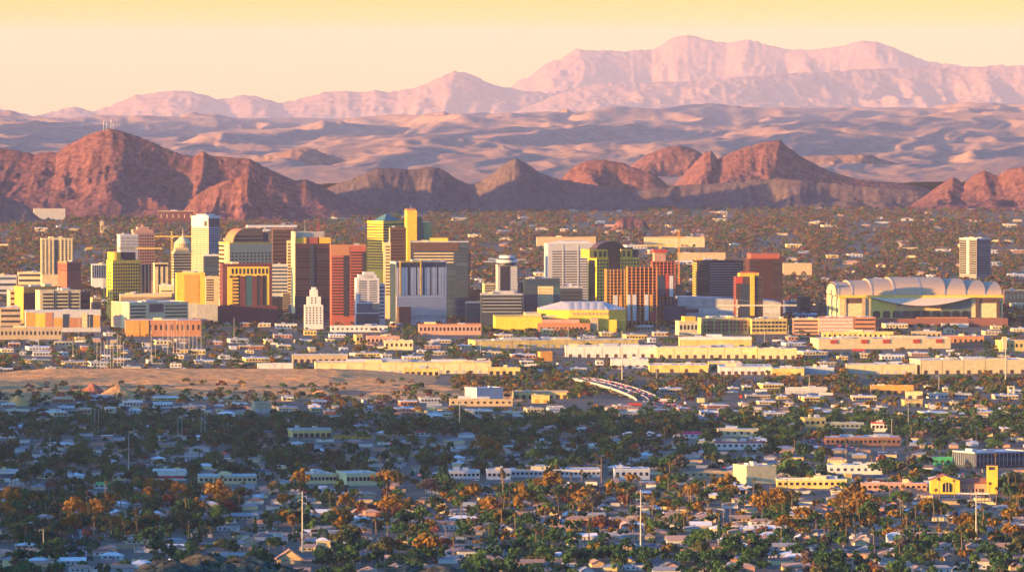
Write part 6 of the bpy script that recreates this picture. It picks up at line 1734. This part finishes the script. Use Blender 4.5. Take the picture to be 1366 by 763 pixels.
for px, py in ((787, 712), (895, 705), (1106, 704), (960, 720), (340, 712), (470, 720)):
    Y = Yg(py); x = X(px, Y); r = tree(x, Y, random.uniform(.9, 1.3), 'cyp', 'dark green', 'cypress_tree'); r['category'] = 'cypress'; r['group'] = 'narrow dark cypresses'
    LATER.append((r, 'narrow dark cypress', px, py)); take(x, Y, 1.5)

# broadleaf trees: the largest 300 one by one, the thousands behind them as one mass
def density(px, py):
    """share of candidate places that carry a tree, by picture position of the foot"""
    d = np.ones_like(px) * 1.1
    d = np.where((px < 600) & (py > 497) & (py < 528), .10, d)
    d = np.where((px < 760) & (py > 503) & (py < 516), np.where(px < 600, .05, .9), d)
    d = np.where((py > 540) & (py < 600) , 1.25, d)
    d = np.where((px > 660) & (py > 498) & (py < 520), 1.5, d)
    d = np.where((py > 440) & (py < 500), 1.15, d)
    d = np.where((py > 528) & (py < 552), .42, d)
    d = np.where((py > 400) & (py <= 440), .55, d)
    d = np.where((px > 1000) & (py > 598) & (py < 625), .5, d)
    d = np.where(py > 566, d * .46, d); d = np.where((py > 645) & (py < 715), d * 1.5, d); d = np.where((py > 560) & (py < 640), d * 1.7, d)
    return d
def scatter(n, r0, r1, seed, gap):
    g = np.random.default_rng(seed); px = g.uniform(-30, 1396, n * 6); py = g.uniform(r0, r1, n * 6)
    cl = fbm(px / 55, py / 16, seed, 3)
    keep = g.uniform(0, 1, n * 6) < density(px, py) * np.clip((cl - .28) * 3.6, .18, 1.1)
    out_ = []
    for a_, b_ in zip(px[keep], py[keep]):
        Y = Yg(b_); x = X(a_, Y)
        out_.append((a_, b_, x, Y))
        if len(out_) >= n: break
    return out_
HA = np.array(HERO)
def ok_hero(px, py, front, pad=1.5, prob=0.0, g=random):
    hit = (HA[:, 0] - pad < px) & (px < HA[:, 1] + pad) & (HA[:, 3] - 3.5 < py) & (py < HA[:, 3] + front)
    return not hit.any() or g.random() < prob
random.seed(61)
HXY = np.array([(c[2], c[3]) for c in HOUSES + FARH])
cand = []
for (px, py, x, Y) in scatter(9500, 566, 775, 71, 0):
    sc = random.choices([.55, .8, 1.0, 1.3, 1.6], [2, 3, 4, 3, 1.5])[0] * random.uniform(.9, 1.1)
    if not ok_hero(px, py, 4 + 11 * sc, 3, .05): continue
    if 358 < px < 424 and py > 735 or 1236 < px < 1336 and 652 < py < 673: continue
    hid = (np.abs(HXY[:, 0] - px) < 13) & (HXY[:, 1] < py - .5) & (HXY[:, 1] > py - 3 - 9 * sc)
    if hid.any() and random.random() < .62: continue
    pr = random.randrange(9); rad = TP[pr][2] * sc
    if not free(x, Y, rad * .12) or on_road(x, Y, rad * .4 - 8): continue
    take(x, Y, rad * .22)
    cand.append((x, Y, sc, pr, px, py))
def hue(px, py):
    gold = 3.0 if 648 < py < 724 else .2  # sunlit band gets more golden leaves: light put in as leaf colour
    if px > 640: gold *= 1.5
    return random.choices(list(LEAF), [6.5, 4.6, 1.5, 1.5 * gold, .35 * gold, .2])[0]
cand.sort(key=lambda c: -(TP[c[3]][3] * c[2] / c[1]) if 0 < c[4] < 1366 and c[5] < 768 else 0)
NEAR, MASS = cand[:300], cand[300:]
for (x, Y, sc, pr, px, py) in NEAR:
    col = hue(px, py)
    if col == 'golden brown': sc *= 1.3
    r = tree(x, Y, sc, pr, col); r['category'] = 'tree'; r['group'] = 'broad trees of the near neighbourhoods'
    LATER.append((r, '%s %s tree' % (col, 'spreading' if TP[pr][2] > 5 else 'upright' if TP[pr][2] < 3.5 else 'bushy'), px, py))

def mass(name, spots, ncl, nleaf, leaf, seed, hues, withtrunk):
    """many crowns in one mesh: one material per foliage colour"""
    g = np.random.default_rng(seed); K = 7
    protos = [crown(seed + k, 3.6 + .5 * (k % 3), 2.8 + .5 * (k % 4), ncl, nleaf, leaf) for k in range(K)]
    Vs, Fs, Ts, Ms = [], [], [], []; base = 0
    S = np.array([(s[0], s[1], s[2]) for s in spots]); kinds = g.integers(0, K, len(S)); hu = np.array(hues)
    for k in range(K):
        idx = np.where(kinds == k)[0]
        if not len(idx): continue
        v, f, t = protos[k]; a_ = g.uniform(0, 2 * np.pi, len(idx)); c_, s_ = np.cos(a_), np.sin(a_); sc = S[idx, 2]
        q = np.empty((len(idx), len(v), 3)); q[:, :, 0] = (v[None, :, 0] * c_[:, None] - v[None, :, 1] * s_[:, None]) * sc[:, None] + S[idx, 0][:, None]
        q[:, :, 1] = (v[None, :, 0] * s_[:, None] + v[None, :, 1] * c_[:, None]) * sc[:, None] + S[idx, 1][:, None]
        q[:, :, 2] = (v[None, :, 2] + 2.6) * sc[:, None] + G(S[idx, 0], S[idx, 1])[:, None]
        Vs.append(q.reshape(-1, 3)); Fs.append((f[None] + (np.arange(len(idx)) * len(v))[:, None, None] + base).reshape(-1, 4)); base += len(idx) * len(v)
        Ts.append((t[None] + .5 + g.uniform(-.2, .2, len(idx))[:, None]).ravel()); Ms.append(np.repeat(hu[idx], len(f)))
    if withtrunk:
        n = len(S); w = .28 * S[:, 2]; h = 4.2 * S[:, 2]; z = G(S[:, 0], S[:, 1])
        tv = np.empty((n, 8, 3))
        for j, (dx, dy) in enumerate(((-1, -1), (1, -1), (1, 1), (-1, 1))):
            for q_, (kk, zz) in enumerate(((1, 0), (.6, 1))):
                tv[:, j + 4 * q_, 0] = S[:, 0] + dx * w * kk; tv[:, j + 4 * q_, 1] = S[:, 1] + dy * w * kk; tv[:, j + 4 * q_, 2] = z + h * zz
        tf = np.array([(0, 1, 5, 4), (1, 2, 6, 5), (2, 3, 7, 6), (3, 0, 4, 7)])
        Vs.append(tv.reshape(-1, 3)); Fs.append((tf[None] + (np.arange(n) * 8)[:, None, None] + base).reshape(-1, 4)); Ts.append(np.zeros(n * 8)); Ms.append(np.full(n * 4, 6))
    me = mesh_np(name, np.concatenate(Vs), np.concatenate(Fs), list(LM.values()) + [BARK], tint=np.clip(np.concatenate(Ts), 0, 1), mi=np.concatenate(Ms))
    tag(link(name, me), kind='stuff')
HUEI = list(LEAF)
mass('neighbourhood_trees', [(c[0], c[1], c[2] * 1.15) for c in MASS], 14, 9, .85, 501, [HUEI.index(hue(c[4], c[5])) for c in MASS], True)
# between the neighbourhoods and downtown
sp = []; hu = []
for (px, py, x, Y) in scatter(11000, 428, 584, 81, 0):
    sc = random.uniform(.55, 1.15) if py < 500 else random.uniform(.6, 1.3)
    if not ok_hero(px, py, 7.5, 1, .06): continue
    if on_road(x, Y, -4) and random.random() < .8: continue
    sp.append((x, Y, sc))
    if py > 552: w_ = [4, 6.5, 1.5, .3, .2, .3]
    elif py > 495: w_ = [1.2, 1.5, 3.2, 1.8, .4, 1.2] if px > 600 else [1, 1, 3, 1, .4, 2]
    else: w_ = [3, 2.5, 2.2, .9, .8, 1.6]
    hu.append(random.choices(range(6), w_)[0])
mass('midtown_trees', sp, 9, 7, 1.1, 521, hu, True)
# the wooded plain beyond downtown
FXY = np.array(FARXY)
sp = []; hu = []
for (px, py, x, Y) in scatter(40000, 264, 436, 91, 0):
    sc = random.uniform(.6, 1.35) * (1.15 if py < 330 else 1)
    if not ok_hero(px, py, 5.5, .5, .12): continue
    if ((np.abs(FXY[:, 0] - px) < 9) & (FXY[:, 1] < py) & (FXY[:, 1] > py - 5)).any() and random.random() < .7: continue
    sp.append((x, Y, sc)); hu.append(random.choices(range(6), [1.6, 1.2, 1.6, 1.7, 2.2, 4.2])[0])  # golden and reddish shares raised to tint the plain as sunlit
mass('far_plain_trees', sp, 7, 5, 1.35, 541, hu, False)
# brush on the river bed and on the spur
sp = []; hu = []
for (px, py, x, Y) in scatter(900, 499, 540, 95, 0):
    if px > 720 or not ok_hero(px, py, 3, 1): continue
    sp.append((x, Y, random.uniform(.2, .5))); hu.append(random.choices(range(6), [1, 1, 3, 2, .3, 2])[0])
mass('river_brush', sp, 7, 6, 1.0, 561, hu, False)

# scrub on the rocky hilltop
V, F, T = [], [], []; b0 = 0; gg = np.random.default_rng(8)
pv, pf, pt_ = crown(77, .42, .34, 9, 7, .10)
for q in range(900):
    px = gg.uniform(165, 620); Y = gg.uniform(1385, 1512); x = X(px, Y); z = float(spur_z(np.array([x]), np.array([Y]))[0])
    if rowof(Y, z) > 775 or rowof(Y, z) < 730: continue
    s = gg.uniform(.4, 1.5); v = pv * s + np.array([x, Y, z - .05]); V.append(v); F.append(pf + b0); b0 += len(v); T.append(pt_ + gg.uniform(.2, .8))
tag(link('hill_scrub', mesh_np('hill_scrub', np.concatenate(V), np.concatenate(F), LM['olive'], tint=np.clip(np.concatenate(T), 0, 1))), kind='stuff')

# ------------------------------------------------------------------ labels that single each scattered thing out
LAND += [('the church', 1262, 657), ('the tan gabled house', 388, 752), ('the rocky hilltop', 280, 750), ('the white school wing', 742, 637), ('the red striped store', 224, 641),
         ('the green awning shop', 135, 652), ('the left apartment pair', 455, 646), ('the brick school', 1150, 595), ('the scaffolded building', 1325, 625),
         ('the yellow buses', 470, 585), ('the magenta roofed shop', 924, 585), ('the yellow store', 1086, 571), ('the tall cream store', 1010, 646), ('the bridge', 815, 520), ('the red dirt pile', 123, 531),
         ('the longest yellow warehouse', 540, 499), ('the ribbed plant building', 648, 534), ('the red panelled hall', 1180, 466), ('the maroon tower', 330, 436), ('the white-capped tower', 275, 380), ('the pyramid-topped tower', 515, 370),
         ('the saucer-topped hotel', 678, 395), ('the grey louvred slab', 760, 400), ('the two dark towers', 985, 400), ('the lone right tower', 1300, 366), ('the twin-slab apartments', 75, 366), ('the antenna mountain', 147, 280), ('the orange long shed', 1190, 526),
         ('the grey scrub hills', 600, 275), ('the red butte', 1030, 262), ('the rightmost red hills', 1290, 280), ('the arcade', 40, 453), ('the orange brick hall', 218, 449), ('the vivid yellow warehouse', 1052, 501),
         ('the white pavilion', 478, 443), ('the left edge school', 8, 643), ('the left pale pole', 171, 640), ('the brick hall', 1285, 462), ('the yellow condominiums', 975, 446), ('the brown pole', 57, 741), ('the depot', 414, 584), ('the far arena hall', 970, 424)]
ORD = ['nearest', 'second nearest', 'third nearest', 'fourth nearest', 'fifth nearest', 'sixth nearest', 'seventh nearest', 'eighth nearest', 'ninth nearest', 'tenth nearest', 'eleventh nearest', 'twelfth nearest', 'thirteenth nearest', 'fourteenth nearest', 'fifteenth nearest']
bk = {}
for (o, noun, px, py) in LATER:
    best = min(LAND, key=lambda l: (l[1] - px) ** 2 + ((l[2] - py) * 2.2) ** 2)
    dx, dy = px - best[1], (py - best[2]) * 2.2
    w_ = ('right of' if dx > 0 else 'left of') if abs(dx) > abs(dy) else ('in front of' if dy > 0 else 'behind')
    bk.setdefault((noun, w_, best[0]), []).append((dx * dx + dy * dy, o))
for (noun, w_, l), items in bk.items():
    items.sort(key=lambda i: i[0])
    for q, (_, o) in enumerate(items):
        if len(items) == 1: s = '%s %s %s' % (noun, w_, l)
        else: s = '%s, %s %s %s' % (noun, ORD[min(q, 14)], w_, l)
        o['label'] = s
